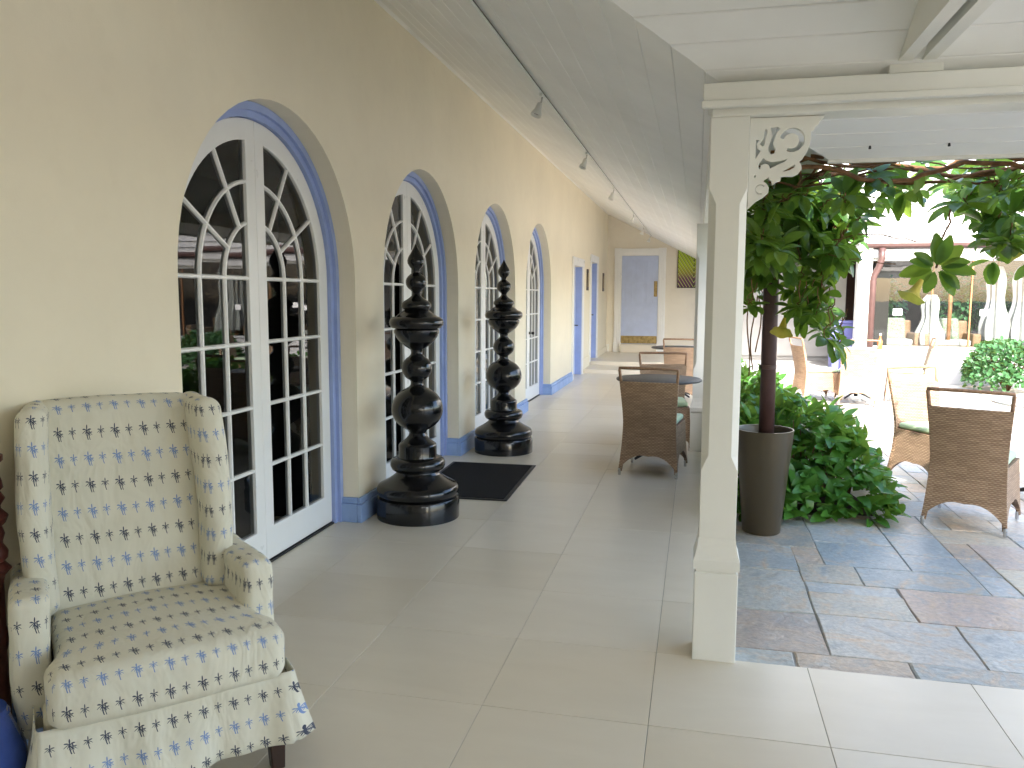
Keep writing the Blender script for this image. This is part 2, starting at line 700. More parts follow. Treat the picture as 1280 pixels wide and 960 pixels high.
# --- porch floor: slab and tiles
fl = MB()
fl.box(-2.62, .13, 3.30, 15.6, -.2, -.0035)
fl.box(-2.62, 6.5, -2.6, 3.30, -.2, -.0035)
floor = tag(fl.build('floor', 'grout'), 'cream square tiled porch floor', kind='structure')
TX0, TY0, PX, PY = -.128, 3.304, .605, .595
xs = [-2.36, -1.943] + [TX0 + PX * i for i in range(-2, 1)] + [.13]
xs = [-2.36, TX0 - 3 * PX, TX0 - 2 * PX, TX0 - PX, TX0, .13]
tile_cache = {}


def tile(x0, x1, y0, y1, z=0.0, th=.012):
    j = .0011
    sx, sy = round(x1 - x0 - 2 * j, 3), round(y1 - y0 - 2 * j, 3)
    key = (sx, sy)
    if key not in tile_cache:
        m = MB()
        e = .0009
        hx, hy = sx / 2, sy / 2
        b = [(-hx, -hy, -th), (hx, -hy, -th), (hx, hy, -th), (-hx, hy, -th)]
        t = [(-hx, -hy, -e), (hx, -hy, -e), (hx, hy, -e), (-hx, hy, -e)]
        m.hexa(b, t)
        m.f.pop(1)
        m.uv.pop(1)
        k = len(m.v)
        m.v += [(-hx + e, -hy + e, 0), (hx - e, -hy + e, 0), (hx - e, hy - e, 0), (-hx + e, hy - e, 0)]
        for i in range(4):
            m.f.append((4 + i, 4 + (i + 1) % 4, k + (i + 1) % 4, k + i))
            m.uv.append(None)
        m.f.append((k, k + 1, k + 2, k + 3))
        m.uv.append(None)
        me = m.mesh('tile')
        me.materials.append(M['tile'])
        tile_cache[key] = me
    return inst('tile', tile_cache[key], floor, ((x0 + x1) / 2, (y0 + y1) / 2, z + random.uniform(-.0007, .0007)),
                (random.uniform(-.0006, .0006), random.uniform(-.0006, .0006), 0))


for r in range(-4, 21):
    y0 = TY0 + r * PY
    y1 = y0 + PY
    cols = list(xs)
    if r < 0:
        cols = xs[:-1] + [TX0 + PX * i for i in range(1, 7)]
    for a, b in zip(cols[:-1], cols[1:]):
        tile(a, b, y0, y1)
# steps and raised end of the corridor
st = MB()
st.box(-2.62, .13, 15.6, 16.7, -.2, .075)
st.box(-2.62, .13, 16.7, 19.9, -.2, .15)
tag(st.build('steps', 'tile', bevel=.01), 'two shallow tiled steps at the corridor end', kind='structure')

# --- long plastered wall with arched openings
ARCH = [3.94, 6.24, 8.63, 11.08]
AR, SPR = .91, 1.59
RECT = [(14.05, 15.45, 0, 2.2), (16.45, 17.75, .15, 2.36)]      # plain doors further along
WB = XW - .34


def wall_left():
    m = MB()
    TOP = 5.2
    ops = [('a', c - AR, c + AR) for c in ARCH] + [('r', a + .14, b - .14, z1 - .14) for a, b, z0, z1 in RECT]
    cur = -2.6
    n = 28

    def q(x, y0, y1, z0, z1, z0b=None, z1b=None):
        z0b = z0 if z0b is None else z0b
        z1b = z1 if z1b is None else z1b
        p = [(x, y0, z0), (x, y1, z0b), (x, y1, z1b), (x, y0, z1)]
        m.add(p, [(0, 1, 2, 3)] if x == XW else [(3, 2, 1, 0)])

    def rev(p0, p1):
        (y0, z0), (y1, z1) = p0, p1
        m.add([(XW, y0, z0), (XW, y1, z1), (WB, y1, z1), (WB, y0, z0)], [(0, 1, 2, 3)])
    for o in ops:
        for x in (XW, WB):
            q(x, cur, o[1], -.05, TOP)
        if o[0] == 'a':
            c = (o[1] + o[2]) / 2
            pts = [(c - AR * cos(pi * i / n), SPR + AR * sin(pi * i / n)) for i in range(n + 1)]
        else:
            pts = [(o[1], o[3]), (o[2], o[3])]
        for (ya, za), (yb, zb) in zip(pts[:-1], pts[1:]):
            for x in (XW, WB):
                q(x, ya, yb, za, TOP, zb, TOP)
            rev((ya, za), (yb, zb))
        rev((o[1], -.05), pts[0])
        rev(pts[-1], (o[2], -.05))
        cur = o[2]
    for x in (XW, WB):
        q(x, cur, 19.9, -.05, TOP)
    return m


wl = wall_left().build('wall_left', 'plaster', smooth=True, ang=30)
tag(wl, 'long warm beige plastered wall with arched openings', kind='structure')
# blue skirting runs and returns: parts of the wall
edges = []
cur = -2.6
for c in ARCH:
    edges.append((cur, c - AR))
    cur = c + AR
edges.append((cur, 14.05))
for a, b in edges:
    m = MB()
    for (z0, z1, t) in ((0, .125, .034), (.125, .165, .024)):
        x1 = XW + t
        ya = a - t + .0 if a > 0 else a
        yb = b + t if b < 14 else b
        m.box(XW, x1, ya, yb, z0, z1)
        if a > 0:
            m.box(XW - .14, XW, a - t, a, z0, z1)
        if b < 14:
            m.box(XW - .14, XW, b, b + t, z0, z1)
    m.build('skirting', 'blue_trim', wl, bevel=.006)
for a, b in ((15.47, 16.43), (17.77, 19.7)):
    MB().box(XW, XW + .02, a, b, .15, .29).build('skirting', 'plaster', wl, bevel=.004)

# dark rooms behind the doors
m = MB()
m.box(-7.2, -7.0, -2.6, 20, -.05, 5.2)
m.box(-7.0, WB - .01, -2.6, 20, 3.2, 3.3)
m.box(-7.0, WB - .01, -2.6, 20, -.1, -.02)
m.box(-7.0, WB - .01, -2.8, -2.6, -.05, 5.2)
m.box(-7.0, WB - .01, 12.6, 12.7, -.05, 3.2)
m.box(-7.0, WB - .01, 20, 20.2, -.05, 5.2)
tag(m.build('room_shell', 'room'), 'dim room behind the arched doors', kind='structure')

# end wall
YE = 19.7
m = MB()
m.box(XW - .3, .45, YE, YE + .2, -.05, 4.6)
we = tag(m.build('wall_end', 'plaster_far'), 'short beige wall closing the corridor', kind='structure')
MB().box(-.55, .45, YE - .02, YE, .15, .34).build('skirting', 'white_paint', we, bevel=.004)
MB().box(XW, -2.09, YE - .02, YE, .15, .34).build('skirting', 'white_paint', we, bevel=.004)
# unseen wall behind the camera, its opening shaped to steer the light
m = MB()
m.box(XW - .4, 2.4, -2.8, -2.6, -.05, 5.2)
m.box(2.4, 4.9, -2.8, -2.6, -.05, 1.75)
tag(m.build('light_shaping_wall', 'plaster'), 'unseen plastered wall behind the near porch, shaped to steer light', kind='structure')
simple('paving', (.42, .40, .36), .8, .2, 3, .3, 30, .3)
m = MB()
m.box(6.52, 20, -10, 3.29, -.3, -.01)  # unseen sunlit surface, added to bounce light into the near wing
tag(m.build('bounce_pavement', 'paving'), 'unseen pale paving added to bounce light into the near porch wing', kind='structure')

# --- ceilings: boards are parts
ceil_a = MB().box(XW, XW + .05, -2.6, YE, ZC - .02, ZC + .03).build('ceiling', 'ceiling_white')
tag(ceil_a, 'sloped white boarded porch ceiling', kind='structure')
BW = .142
cs = sqrt(1 + SL * SL)
XE = 6.5            # outer end of the near wing
YR = .55            # ridge of the near wing


def board(name, corners, nrm, parent, th=.02, mat='ceiling_white', gap=.0009, ch=.0035):
    """corners: 4 points ccw seen from below; chamfered lower edge; nrm points up"""
    c = [Vector(p) for p in corners]
    n = Vector(nrm).normalized()
    e1 = (c[3] - c[0]).normalized()
    c0, c1, c2, c3 = c[0] + e1 * gap, c[1] + e1 * gap, c[2] - e1 * gap, c[3] - e1 * gap
    lo = [c0 + e1 * ch, c1 + e1 * ch, c2 - e1 * ch, c3 - e1 * ch]
    mid = [p + n * ch for p in (c0, c1, c2, c3)]
    hi = [p + n * th for p in (c0, c1, c2, c3)]
    m = MB()
    v = lo + mid + hi
    f = [(0, 1, 2, 3)]
    for a, b in ((0, 4), (4, 8)):
        for i in range(4):
            j = (i + 1) % 4
            f.append((b + i, b + j, a + j, a + i))
    f.append((11, 10, 9, 8))
    m.add(v, f)
    return m.build(name, mat, parent)


L = (XC - XW) * cs
nb = int(L / BW) + 2
for i in range(nb):
    s0, s1 = i * BW / cs, (i + 1) * BW / cs
    x1, x0 = XC + .1 - s0, max(XC + .1 - s1, XW)
    if x1 <= XW:
        continue
    # hip: y >= YC - (XC - x)
    ya1, ya0 = YC - (XC - x1), YC - (XC - x0)
    board('ceiling_board', [(x0, ya0, zA(x0)), (x0, YE, zA(x0)), (x1, YE, zA(x1)), (x1, ya1, zA(x1))], (SL, 0, 1), ceil_a)
ceil_b = MB().box(XW, XE, YR - .03, YR + .03, zB(YR) - .0, zB(YR) + .05).build('ceiling', 'ceiling_white')
tag(ceil_b, 'boarded ceiling of the near porch wing', kind='structure')
i = 0
while True:
    s0, s1 = i * BW / cs, (i + 1) * BW / cs
    y1, y0 = YC + .1 - s0, max(YC + .1 - s1, YR)
    if y1 <= YR:
        break
    xa1, xa0 = max(XC - (YC - y1), XW), max(XC - (YC - y0), XW)
    board('ceiling_board', [(XE, y0, zB(y0)), (xa0, y0, zB(y0)), (xa1, y1, zB(y1)), (XE, y1, zB(y1))], (0, SL, 1), ceil_b)
    i += 1
m = MB()
yb = -2.6
m.hexa([(XW, yb, zB(YR) - SL * (YR - yb)), (XE, yb, zB(YR) - SL * (YR - yb)), (XE, YR, zB(YR)), (XW, YR, zB(YR))],
       [(XW, yb, zB(YR) - SL * (YR - yb) + .1), (XE, yb, zB(YR) - SL * (YR - yb) + .1), (XE, YR, zB(YR) + .1), (XW, YR, zB(YR) + .1)])
m.build('ceiling_panel', 'ceiling_white', ceil_b)

# eaves beyond the beams
YEV, XEV, ZS, SS = 3.95, .56, 2.25, .25
Y0S, X0S = YC + .16, XC + .16
ZE = ZS - SS * (YEV - Y0S)
ZEA = ZS - SS * (XEV - X0S)


def zS(d):
    return ZS - SS * d


m = MB()
m.add([(X0S, Y0S, ZS + .03), (XE, Y0S, ZS + .03), (XE, YEV, ZE + .03), (XEV, YEV, ZE + .03)], [(0, 1, 2, 3)])
m.add([(X0S, Y0S, ZS + .03), (XEV, YEV, ZEA + .03), (XEV, YE, ZEA + .03), (X0S, YE, ZS + .03)], [(0, 1, 2, 3)])
sof = m.build('soffit', 'ceiling_white')
tag(sof, 'white boarded eaves soffit over the patio edge', kind='structure')
ns = 4
for i in range(ns):
    d0, d1 = (YEV - Y0S) * i / ns, (YEV - Y0S) * (i + 1) / ns
    k = (XEV - X0S) / (YEV - Y0S)
    board('soffit_board', [(XE, Y0S + d0, zS(d0)), (X0S + d0 * k, Y0S + d0, zS(d0)), (X0S + d1 * k, Y0S + d1, zS(d1)), (XE, Y0S + d1, zS(d1))], (0, SS, 1), sof)
for i in range(3):
    d0, d1 = (XEV - X0S) * i / 3, (XEV - X0S) * (i + 1) / 3
    k = (YEV - Y0S) / (XEV - X0S)
    board('soffit_board', [(X0S + d0, Y0S + d0 * k, zS(d0)), (X0S + d0, YE, zS(d0)), (X0S + d1, YE, zS(d1)), (X0S + d1, Y0S + d1 * k, zS(d1))], (SS, 0, 1), sof)
MB().box(XEV, XE, YEV, YEV + .025, ZE - .015, ZE + .13).build('fascia', 'white_paint', sof, bevel=.003)
MB().box(XEV, XEV + .025, YEV + .025, YE, ZEA - .015, ZEA + .13).build('fascia', 'white_paint', sof, bevel=.003)
for q in ((1087, 192), (1186, 190)):
    p = at(*q, 3.82)
    MB().lathe([(.0, 0), (.005, 0), (.006, .004), (.004, .014), (0, .016)], 10, (p.x, 3.82, zS(3.82 - Y0S) - .013)).build('soffit_hook', 'iron', sof)

# roof skin above the boards
m = MB()
up = .14
def slab(pts, t0=.05, t1=.2):
    n = len(pts)
    lo = [(x, y, z + t0) for x, y, z in pts]
    hi = [(x, y, z + t1) for x, y, z in pts]
    m.add(lo + hi, [tuple(range(n - 1, -1, -1)), tuple(range(n, 2 * n))] + [(i, (i + 1) % n, n + (i + 1) % n, n + i) for i in range(n)])


dW = XC - XW
slab([(XW - .2, YC - dW - .2, zA(XW - .2)), (XC + .1, YC + .1, zA(XC + .1)), (XC + .1, 20, zA(XC + .1)), (XW - .2, 20, zA(XW - .2))])
zr = zB(YR)
slab([(XW - .1, YR, zr), (XE + .2, YR, zr), (XE + .2, YC + .1, zB(YC + .1)), (XC + .1, YC + .1, zB(YC + .1)), (XW - .1, YC - dW - .1, zB(YC - dW - .1))])
slab([(XC + .1, YC + .1, 2.36), (XE + .2, YC + .1, 2.36), (XE + .2, YEV + .04, ZE + .1), (XEV + .04, YEV + .04, ZE + .1)], .04, .1)
slab([(XC + .1, YC + .1, 2.36), (XEV + .04, YEV + .04, ZE + .1), (XEV + .04, 20, ZEA + .1), (XC + .1, 20, 2.36)], .04, .1)
m.box(-7.3, WB + .35, -3, 20.3, 5.2, 5.4)
tag(m.build('roof', 'pipe_brown'), 'roof covering over porch and house', kind='structure')

# --- beams
bx = MB()
bx.box(XC - .01, XE, YC - .02, YC + .15, 2.226, 2.312)
bx.box(XC - .03, XE, YC - .04, YC - .02, 2.24, 2.306)
bx.box(XC + .005, XE, YC - .006, YC + .135, 2.19, 2.226)
bo = empty('porch_beam', (1.5, YC, 2.2))
tag(bo, 'white painted porch beam spanning from the corner column over the patio edge', 'beam')
b1 = bx.build('beam_board', 'white_paint', bo, bevel=.004)
b1.location = (-1.5, -YC, -2.2)
b2 = MB().box(XC - .036, XE, YC - .055, YC - .0205, 2.214, 2.2395).build('moulding', 'white_paint', bo, bevel=.005)
b2.location = (-1.5, -YC, -2.2)
bo = empty('porch_beam', (.1, 10, 2.2))
tag(bo, 'white painted beam running over the row of corridor columns', 'beam')
b1 = MB().box(XC + .005, XC + .15, YC + .16, YE, 2.19, 2.33).build('beam_board', 'white_paint', bo, bevel=.004)
b1.location = (-.1, -10, -2.2)
# doubled rafter
ra = empty('roof_tie', (.75, 3.2, 2.35))
tag(ra, 'doubled white roof tie running back from the beam under the boarded ceiling', 'roof tie')
for xo in (.685, .765):
    m = MB()
    ys = [3.255, 2.9, YR + .1]
    zt = [zB(y) + .004 for y in ys]
    zt[2] = min(zt[2], 2.62)
    ys[2] = YC - (zt[2] - ZB) / SL
    zl = 2.352
    ys += [-2.5]
    zt += [2.62]
    n = 4
    vs = []
    for x in (xo, xo + .048):
        vs += [(x, y, zl) for y in ys] + [(x, y, z) for y, z in zip(ys, zt)]
    fs = []
    for i in range(3):
        fs += [(i, i + 1, 4 + i + 1, 4 + i)[::-1], (8 + i, 9 + i, 13 + i, 12 + i), (i, 8 + i, 9 + i, i + 1)[::-1], (4 + i, 5 + i, 13 + i, 12 + i)[::-1]]
    fs += [(0, 4, 12, 8)[::-1], (3, 7, 15, 11)]
    m.add(vs, fs)
    o = m.build('tie_board', 'white_paint', ra, bevel=.003)
    o.location = (-.75, -3.2, -2.35)
MB().box(.66, .84, 3.262, 3.3, 2.315, 2.36).build('hanger', 'white_paint', ra).location = (-.75, -3.2, -2.35)


# --- columns
def make_column():
    c = empty('porch_column')
    h = .0725
    m = MB()
    # plain lower shaft, chamfered shaft between .84 and 1.92, plain head
    def ring(z, ch):
        return [(h - ch, -h, z), (h, -h + ch, z), (h, h - ch, z), (h - ch, h, z), (-h + ch, h, z), (-h, h - ch, z), (-h, -h + ch, z), (-h + ch, -h, z)]
    rings = [ring(.0, .0015), ring(.80, .0015), ring(.86, .028), ring(1.86, .028), ring(1.92, .0015), ring(2.19, .0015)]
    vs = [p for r in rings for p in r]
    fs = []
    for j in range(5):
        for i in range(8):
            k = (i + 1) % 8
            fs.append((j * 8 + i, j * 8 + k, (j + 1) * 8 + k, (j + 1) * 8 + i))
    fs.append(tuple(40 + i for i in range(8)))
    m.add(vs, fs)
    m.build('shaft', 'white_paint', c, bevel=.0025)
    MB().box(-.087, .087, -.087, .087, 0, .378).build('plinth', 'white_paint', c, bevel=.004)
    m = MB()
    pr = [(.080, .386), (.092, .390), (.092, .43), (.086, .445), (.077, .485), (.0745, .515), (.0735, .52)]
    vs = []
    for r, z in [(.080, .378)] + pr:
        vs += [(-r, -r, z), (r, -r, z), (r, r, z), (-r, r, z)]
    fs = []
    for j in range(len(pr)):
        for i in range(4):
            k = (i + 1) % 4
            fs.append((j * 4 + i, j * 4 + k, j * 4 + 4 + k, j * 4 + 4 + i))
    m.add(vs, fs)
    m.build('plinth_moulding', 'white_paint', c)
    return c


col0 = make_column()
col0.location = (.105, YC + .0885, 0)
tag(col0, 'white square column with chamfered edges and moulded plinth at the patio corner', 'column', 'white porch columns')
for (x, y, lb) in ((.05, 7.98, 'white porch column beside the round table in the corridor'),
                   (.05, 12.6, 'white porch column next to the second corridor table'),
                   (.06, 17.2, 'white porch column by the raised corridor end')):
    c = copy_tree(col0)
    c.location = (x, y, 0.15 if y > 16.7 else 0)
    tag(c, lb)


# fretwork bracket
def spl(cd, pts, cyc=True):
    s = cd.splines.new('POLY')
    s.points.add(len(pts) - 1)
    for p, q in zip(s.points, pts):
        p.co = (q[0], q[1], 0, 1)
    s.use_cyclic_u = cyc


def circ(cx, cy, r, n=24, a0=0, a1=2 * pi):
    return [(cx + r * cos(a0 + (a1 - a0) * i / n), cy + r * sin(a0 + (a1 - a0) * i / n)) for i in range(n)]


def crescent(cx, cy, ro, ri, dx, dy, a0, a1, n=18):
    """open C-shaped slot"""
    o = [(cx + ro * cos(a0 + (a1 - a0) * i / n), cy + ro * sin(a0 + (a1 - a0) * i / n)) for i in range(n + 1)]
    q = [(cx + dx + ri * cos(a1 + (a0 - a1) * i / n), cy + dy + ri * sin(a1 + (a0 - a1) * i / n)) for i in range(n + 1)]
    return o + q


def make_bracket():
    # local units: x right from the column, y up, photo zoom pixels / 1000 * scale
    S = .345 / 560.

    def z(px, py):
        return ((px - 345) * S, (330 - py) * S)
    cd = D.curves.new('bracket', 'CURVE')
    cd.dimensions = '2D'
    cd.fill_mode = 'BOTH'
    cd.extrude = .011
    cd.bevel_depth = .0015
    outer = [(345, 330), (780, 332), (770, 352), (752, 360), (745, 385), (728, 392), (722, 415), (704, 424), (706, 460), (700, 505), (684, 550), (662, 585),
             (640, 604), (655, 625), (658, 650), (640, 675), (610, 690), (560, 688), (538, 690), (534, 715), (512, 722), (492, 740), (486, 715), (470, 700),
             (474, 690), (440, 705), (432, 722), (452, 736), (466, 760), (462, 790), (436, 815), (395, 838), (345, 885)]
    spl(cd, [z(*p) for p in outer])
    holes = [
        [(378, 462), (408, 460), (388, 490), (392, 515), (414, 530), (398, 556), (378, 592)],
        [(430, 572), (448, 588), (480, 600), (530, 594), (585, 580), (560, 602), (505, 628), (470, 644), (462, 620), (440, 612), (418, 622), (412, 650), (398, 634), (402, 606)],
        [(540, 660), (580, 640), (622, 618), (618, 640), (590, 656), (556, 664)],
        [(430, 400), (446, 396), (450, 420), (440, 450), (436, 492), (424, 508), (402, 490), (412, 470), (426, 452)],
        [(462, 388), (510, 384), (528, 400), (506, 424), (496, 452), (488, 486), (492, 508), (502, 520), (498, 548), (474, 558), (456, 538), (454, 510), (466, 474), (474, 436)],
        [(375, 680), (392, 676), (388, 690), (378, 702)],
    ]
    for h in holes:
        spl(cd, [z(*p) for p in h])
    # the big ring scroll
    c = crescent(598, 470, 76, 44, -6, -6, radians(-118), radians(170), 30)
    cc = [(p[0], 940 - p[1]) for p in c]
    spl(cd, [z(*p) for p in cc])
    c = crescent(418, 768, 33, 24, -3, 0, radians(60), radians(330), 16)
    spl(cd, [z(*p) for p in c])
    o = D.objects.new('tmp', cd)
    COL.objects.link(o)
    dg = bpy.context.evaluated_depsgraph_get()
    me = D.meshes.new_from_object(o.evaluated_get(dg))
    D.objects.remove(o)
    me.name = 'fretwork_bracket'
    me.materials.clear()
    me.materials.append(M['white_paint'])
    return me


br = inst('fretwork_bracket', make_bracket(), None, (.182, YC + .06, 2.187), (pi / 2, 0, 0))
tag(br, 'pierced white scrollwork bracket between corner column and beam', 'bracket')

# --- patio: base, slates
pb = MB().box(.135, 14, 3.302, 15.3, -.3, -.0095).box(.6, 14, 15.3, 17.5, -.3, -.0095).build('patio', 'grout')
tag(pb, 'patio paved in multicoloured slate flagstones', kind='structure')


def slates():
    U = .152
    X0, Y0 = .135, 3.306
    NX, NY = 62, 78
    occ = [[False] * NX for _ in range(NY)]
    rects = []
    rg = random.Random(5)
    # first course along the tiled edge: a border row of long stones
    shapes = [(4, 3), (3, 2), (4, 3), (3, 3), (2, 2), (4, 2), (2, 3), (5, 3), (3, 4), (2, 1), (3, 1), (1, 2), (2, 2), (3, 2)]
    for j in range(NY):
        for i in range(NX):
            if occ[j][i]:
                continue
            rg.shuffle(shapes)
            for (wd, hg) in shapes + [(1, 1)]:
                if j == 0:
                    hg = 1
                    wd = 2 + (i * 7 + wd) % 2
                if i + wd > NX or j + hg > NY:
                    continue
                if any(occ[j + b][i + a] for a in range(wd) for b in range(hg)):
                    continue
                for a in range(wd):
                    for b in range(hg):
                        occ[j + b][i + a] = True
                rects.append((X0 + i * U, X0 + (i + wd) * U, Y0 + j * U, Y0 + (j + hg) * U))
                break
            else:
                occ[j][i] = True
                rects.append((X0 + i * U, X0 + (i + 1) * U, Y0 + j * U, Y0 + (j + 1) * U))
    return rects, rg


rects, rg = slates()


def slate_geo(m, x0, x1, y0, y1, cx, cy):
    j = .0015
    e = .004
    top = rg.uniform(-.0025, .0025)
    pts = []
    n = 3
    cor = [(x0 + j, y0 + j), (x1 - j, y0 + j), (x1 - j, y1 - j), (x0 + j, y1 - j)]
    for k in range(4):
        a, b = cor[k], cor[(k + 1) % 4]
        for q in range(n):
            t = q / n
            px, py = a[0] + (b[0] - a[0]) * t, a[1] + (b[1] - a[1]) * t
            w = .003
            pts.append((px + rg.uniform(-w, w) - cx, py + rg.uniform(-w, w) - cy))
    N = len(pts)
    mx = ((x0 + x1) / 2 - cx, (y0 + y1) / 2 - cy)
    tx, ty = rg.uniform(-.006, .006), rg.uniform(-.006, .006)
    sh = lambda p, d: (p[0] + (mx[0] - p[0]) * d, p[1] + (mx[1] - p[1]) * d)
    dd = e / max(.1, min(x1 - x0, y1 - y0) / 2)
    v = [(p[0], p[1], -.03) for p in pts] + [(p[0], p[1], top - .005 + tx * (p[0] - mx[0]) + ty * (p[1] - mx[1])) for p in pts]
    v += [(*sh(p, dd), top + tx * (p[0] - mx[0]) + ty * (p[1] - mx[1]) + rg.uniform(-.001, .001)) for p in pts]
    f = []
    for a in (0, N):
        for k in range(N):
            k2 = (k + 1) % N
            f.append((a + k, a + k2, a + N + k2, a + N + k))
    f.append(tuple(2 * N + k for k in range(N)))
    m.add(v, f)


near, far = [], []
for r in rects:
    cx, cy = (r[0] + r[1]) / 2, (r[2] + r[3]) / 2
    (near if (cy < 8.8 and cx < .36 * cy + .9 and not (cx < 1.1 and cy > 6.0)) else far).append(r)
near.sort(key=lambda r: r[2])
far += near[295:]
near = near[:295]
for r in near:
    cx, cy = (r[0] + r[1]) / 2, (r[2] + r[3]) / 2
    m = MB()
    slate_geo(m, *r, cx, cy)
    o = m.build('flagstone', 'slate', pb)
    o.location = (cx, cy, -.004)
m = MB()
for r in far:
    slate_geo(m, *r, 0, 0)
o = m.build('flagstones', 'slate_far', pb)
o.location.z = -.004
tag(o, kind='stuff')

# ================================================================== THINGS
# --- arched French doors
XD = -2.315


def make_french_door():
    root = empty('arched_french_door')
    R0, Rl = AR, .83
    # blue frame ring, two steps
    def ring(ri, ro, x0, x1, name, mat):
        m = MB()
        n = 40
        pts = lambda r: [(r, .0)] + [(r * cos(pi * i / n), SPR + r * sin(pi * i / n)) for i in range(n + 1)] + [(-r, .0)]
        a, b = pts(ri), pts(ro)
        N = len(a)
        vs = [(x1, *p) for p in a] + [(x1, *p) for p in b] + [(x0, *p) for p in a] + [(x0, *p) for p in b]
        fs = []
        for i in range(N - 1):
            fs.append((i, N + i, N + i + 1, i + 1))
            fs.append((2 * N + i, i, i + 1, 2 * N + i + 1))
            fs.append((N + i, 3 * N + i, 3 * N + i + 1, N + i + 1))
        m.add(vs, fs)
        return m.build(name, mat, root, smooth=True, ang=35)
    ring(.832, .868, -.05, .022, 'door_frame', 'blue_paint')
    ring(.868, .908, -.05, .045, 'door_frame', 'blue_paint')
    MB().box(-.06, .012, -.83, .83, .0005, .010).build('threshold', 'iron', root)
    zb, gb = .016, .20
    rows = [.20, .5475, .895, 1.2425, 1.59]
    a1, a2 = .09, .72
    for sg in (-1, 1):
        m = MB()
        x0, x1 = -.042, 0.0
        n = 20
        out, inn = [], []
        A0 = acos(.0007 / Rl)
        A1 = acos(a1 / a2)
        out += [(.0007, zb), (Rl - .002, zb), (Rl - .002, SPR)]
        inn += [(a1, gb), (a2, gb), (a2, SPR)]
        for i in range(1, n + 1):
            out.append(((Rl - .002) * cos(A0 * i / n), SPR + (Rl - .002) * sin(A0 * i / n)))
            inn.append((a2 * cos(A1 * i / n), SPR + a2 * sin(A1 * i / n)))
        N = len(out)
        vs = []
        for x in (x1, x0):
            vs += [(x, sg * p[0], p[1]) for p in out] + [(x, sg * p[0], p[1]) for p in inn]
        fs = []
        for i in range(N):
            k = (i + 1) % N
            f1 = [(i, k, N + k, N + i), (2 * N + N + i, 3 * N + k, 2 * N + k, 2 * N + i), (k, i, 2 * N + i, 2 * N + k), (N + i, N + k, 3 * N + k, 3 * N + i)]
            fs += [tuple(reversed(f)) if sg < 0 else f for f in f1]
        m.add(vs, fs)
        leaf = m.build('door_leaf', 'door_white', root, bevel=.004)
        # glazing bars
        g = MB()
        bw, f0, f1 = .011, -.034, -.004

        def bar(p, q):
            p, q = Vector(p), Vector(q)
            t = (q - p).normalized()
            nn = Vector((-t.y, t.x)) * bw
            c = [p + nn, p - nn, q - nn, q + nn]
            c2 = [p + nn * .45, p - nn * .45, q - nn * .45, q + nn * .45]
            lo = [(f0, sg * v.x, v.y) for v in c]
            mi = [(f1 - .010, sg * v.x, v.y) for v in c]
            hi = [(f1, sg * v.x, v.y) for v in c2]
            g.hexa(lo, mi)
            g.hexa(mi, hi)
        for a in (.30, .51):
            bar((a, gb), (a, SPR))
        for zz in rows[1:]:
            bar((a1, zz), (a2, zz))
        for r in (.30, .51):
            am = acos(a1 / r)
            k = 12
            for i in range(k):
                p = (r * cos(am * i / k), SPR + r * sin(am * i / k))
                q = (r * cos(am * (i + 1.06) / k), SPR + r * sin(am * (i + 1.06) / k))
                bar(p, q)
        for an in (radians(30), radians(60)):
            bar((.30 * cos(an), SPR + .30 * sin(an)), (.725 * cos(an), SPR + .725 * sin(an)))
        g.build('glazing_bars', 'door_white', leaf)
        # panes
        def pane(poly):
            cx = sum(p[0] for p in poly) / len(poly)
            cz = sum(p[1] for p in poly) / len(poly)
            mm = MB()
            k = len(poly)
            vs = [(.002, sg * (p[0] - cx), p[1] - cz) for p in poly]
            mm.add(vs, [tuple(range(k)) if sg > 0 else tuple(range(k - 1, -1, -1))])
            o = mm.build('pane', 'door_glass', leaf)
            o.location = (-.022, sg * cx, cz)
            o.rotation_euler = (0, random.uniform(-.006, .006), random.uniform(-.006, .006))
        cu = [a1, .30, .51, a2]
        for i in range(3):
            for j in range(4):
                pane([(cu[i], rows[j]), (cu[i + 1], rows[j]), (cu[i + 1], rows[j + 1]), (cu[i], rows[j + 1])])

        def arc(r, t0, t1, k=8):
            return [(r * cos(t0 + (t1 - t0) * i / k), SPR + r * sin(t0 + (t1 - t0) * i / k)) for i in range(k + 1)]
        pane([(a1, SPR)] + arc(.30, 0, acos(a1 / .30)))
        for ri, ro in ((.30, .51), (.51, a2)):
            for t0, t1 in ((0, pi / 6), (pi / 6, pi / 3), (pi / 3, None)):
                to = acos(a1 / ro) if t1 is None else t1
                ti = acos(a1 / ri) if t1 is None else t1
                pane(arc(ro, t0, to) + list(reversed(arc(ri, t0, ti))))
    return root


fd = make_french_door()
fd.location = (XD, ARCH[0], 0)
tag(fd, 'white arched double glass door with blue frame behind the palm-print armchair', 'door', 'arched doors along the beige wall')
for c, lb in zip(ARCH[1:], ('white arched double glass door between the two black finials, mat before it',
                            'white arched double glass door just past the second black finial',
                            'last white arched glass door, nearest the plain blue doors')):
    o = copy_tree(fd)
    o.location = (XD, c, 0)
    tag(o, lb)
kn = MB().lathe([(.0, 0), (.02, 0), (.02, .006), (.007, .01), (.007, .035), (.02, .045), (.024, .06), (.018, .074), (0, .078)], 14)
lf = [q for q in o.children if q.name.startswith('door_leaf')][-1]
k = kn.build('knob', 'iron', lf, smooth=True)
k.rotation_euler = (0, pi / 2, 0)
k.location = (0, .045, .98)


# --- plain doors in the corridor
def panel_door(mb, w, h, x):
    pass


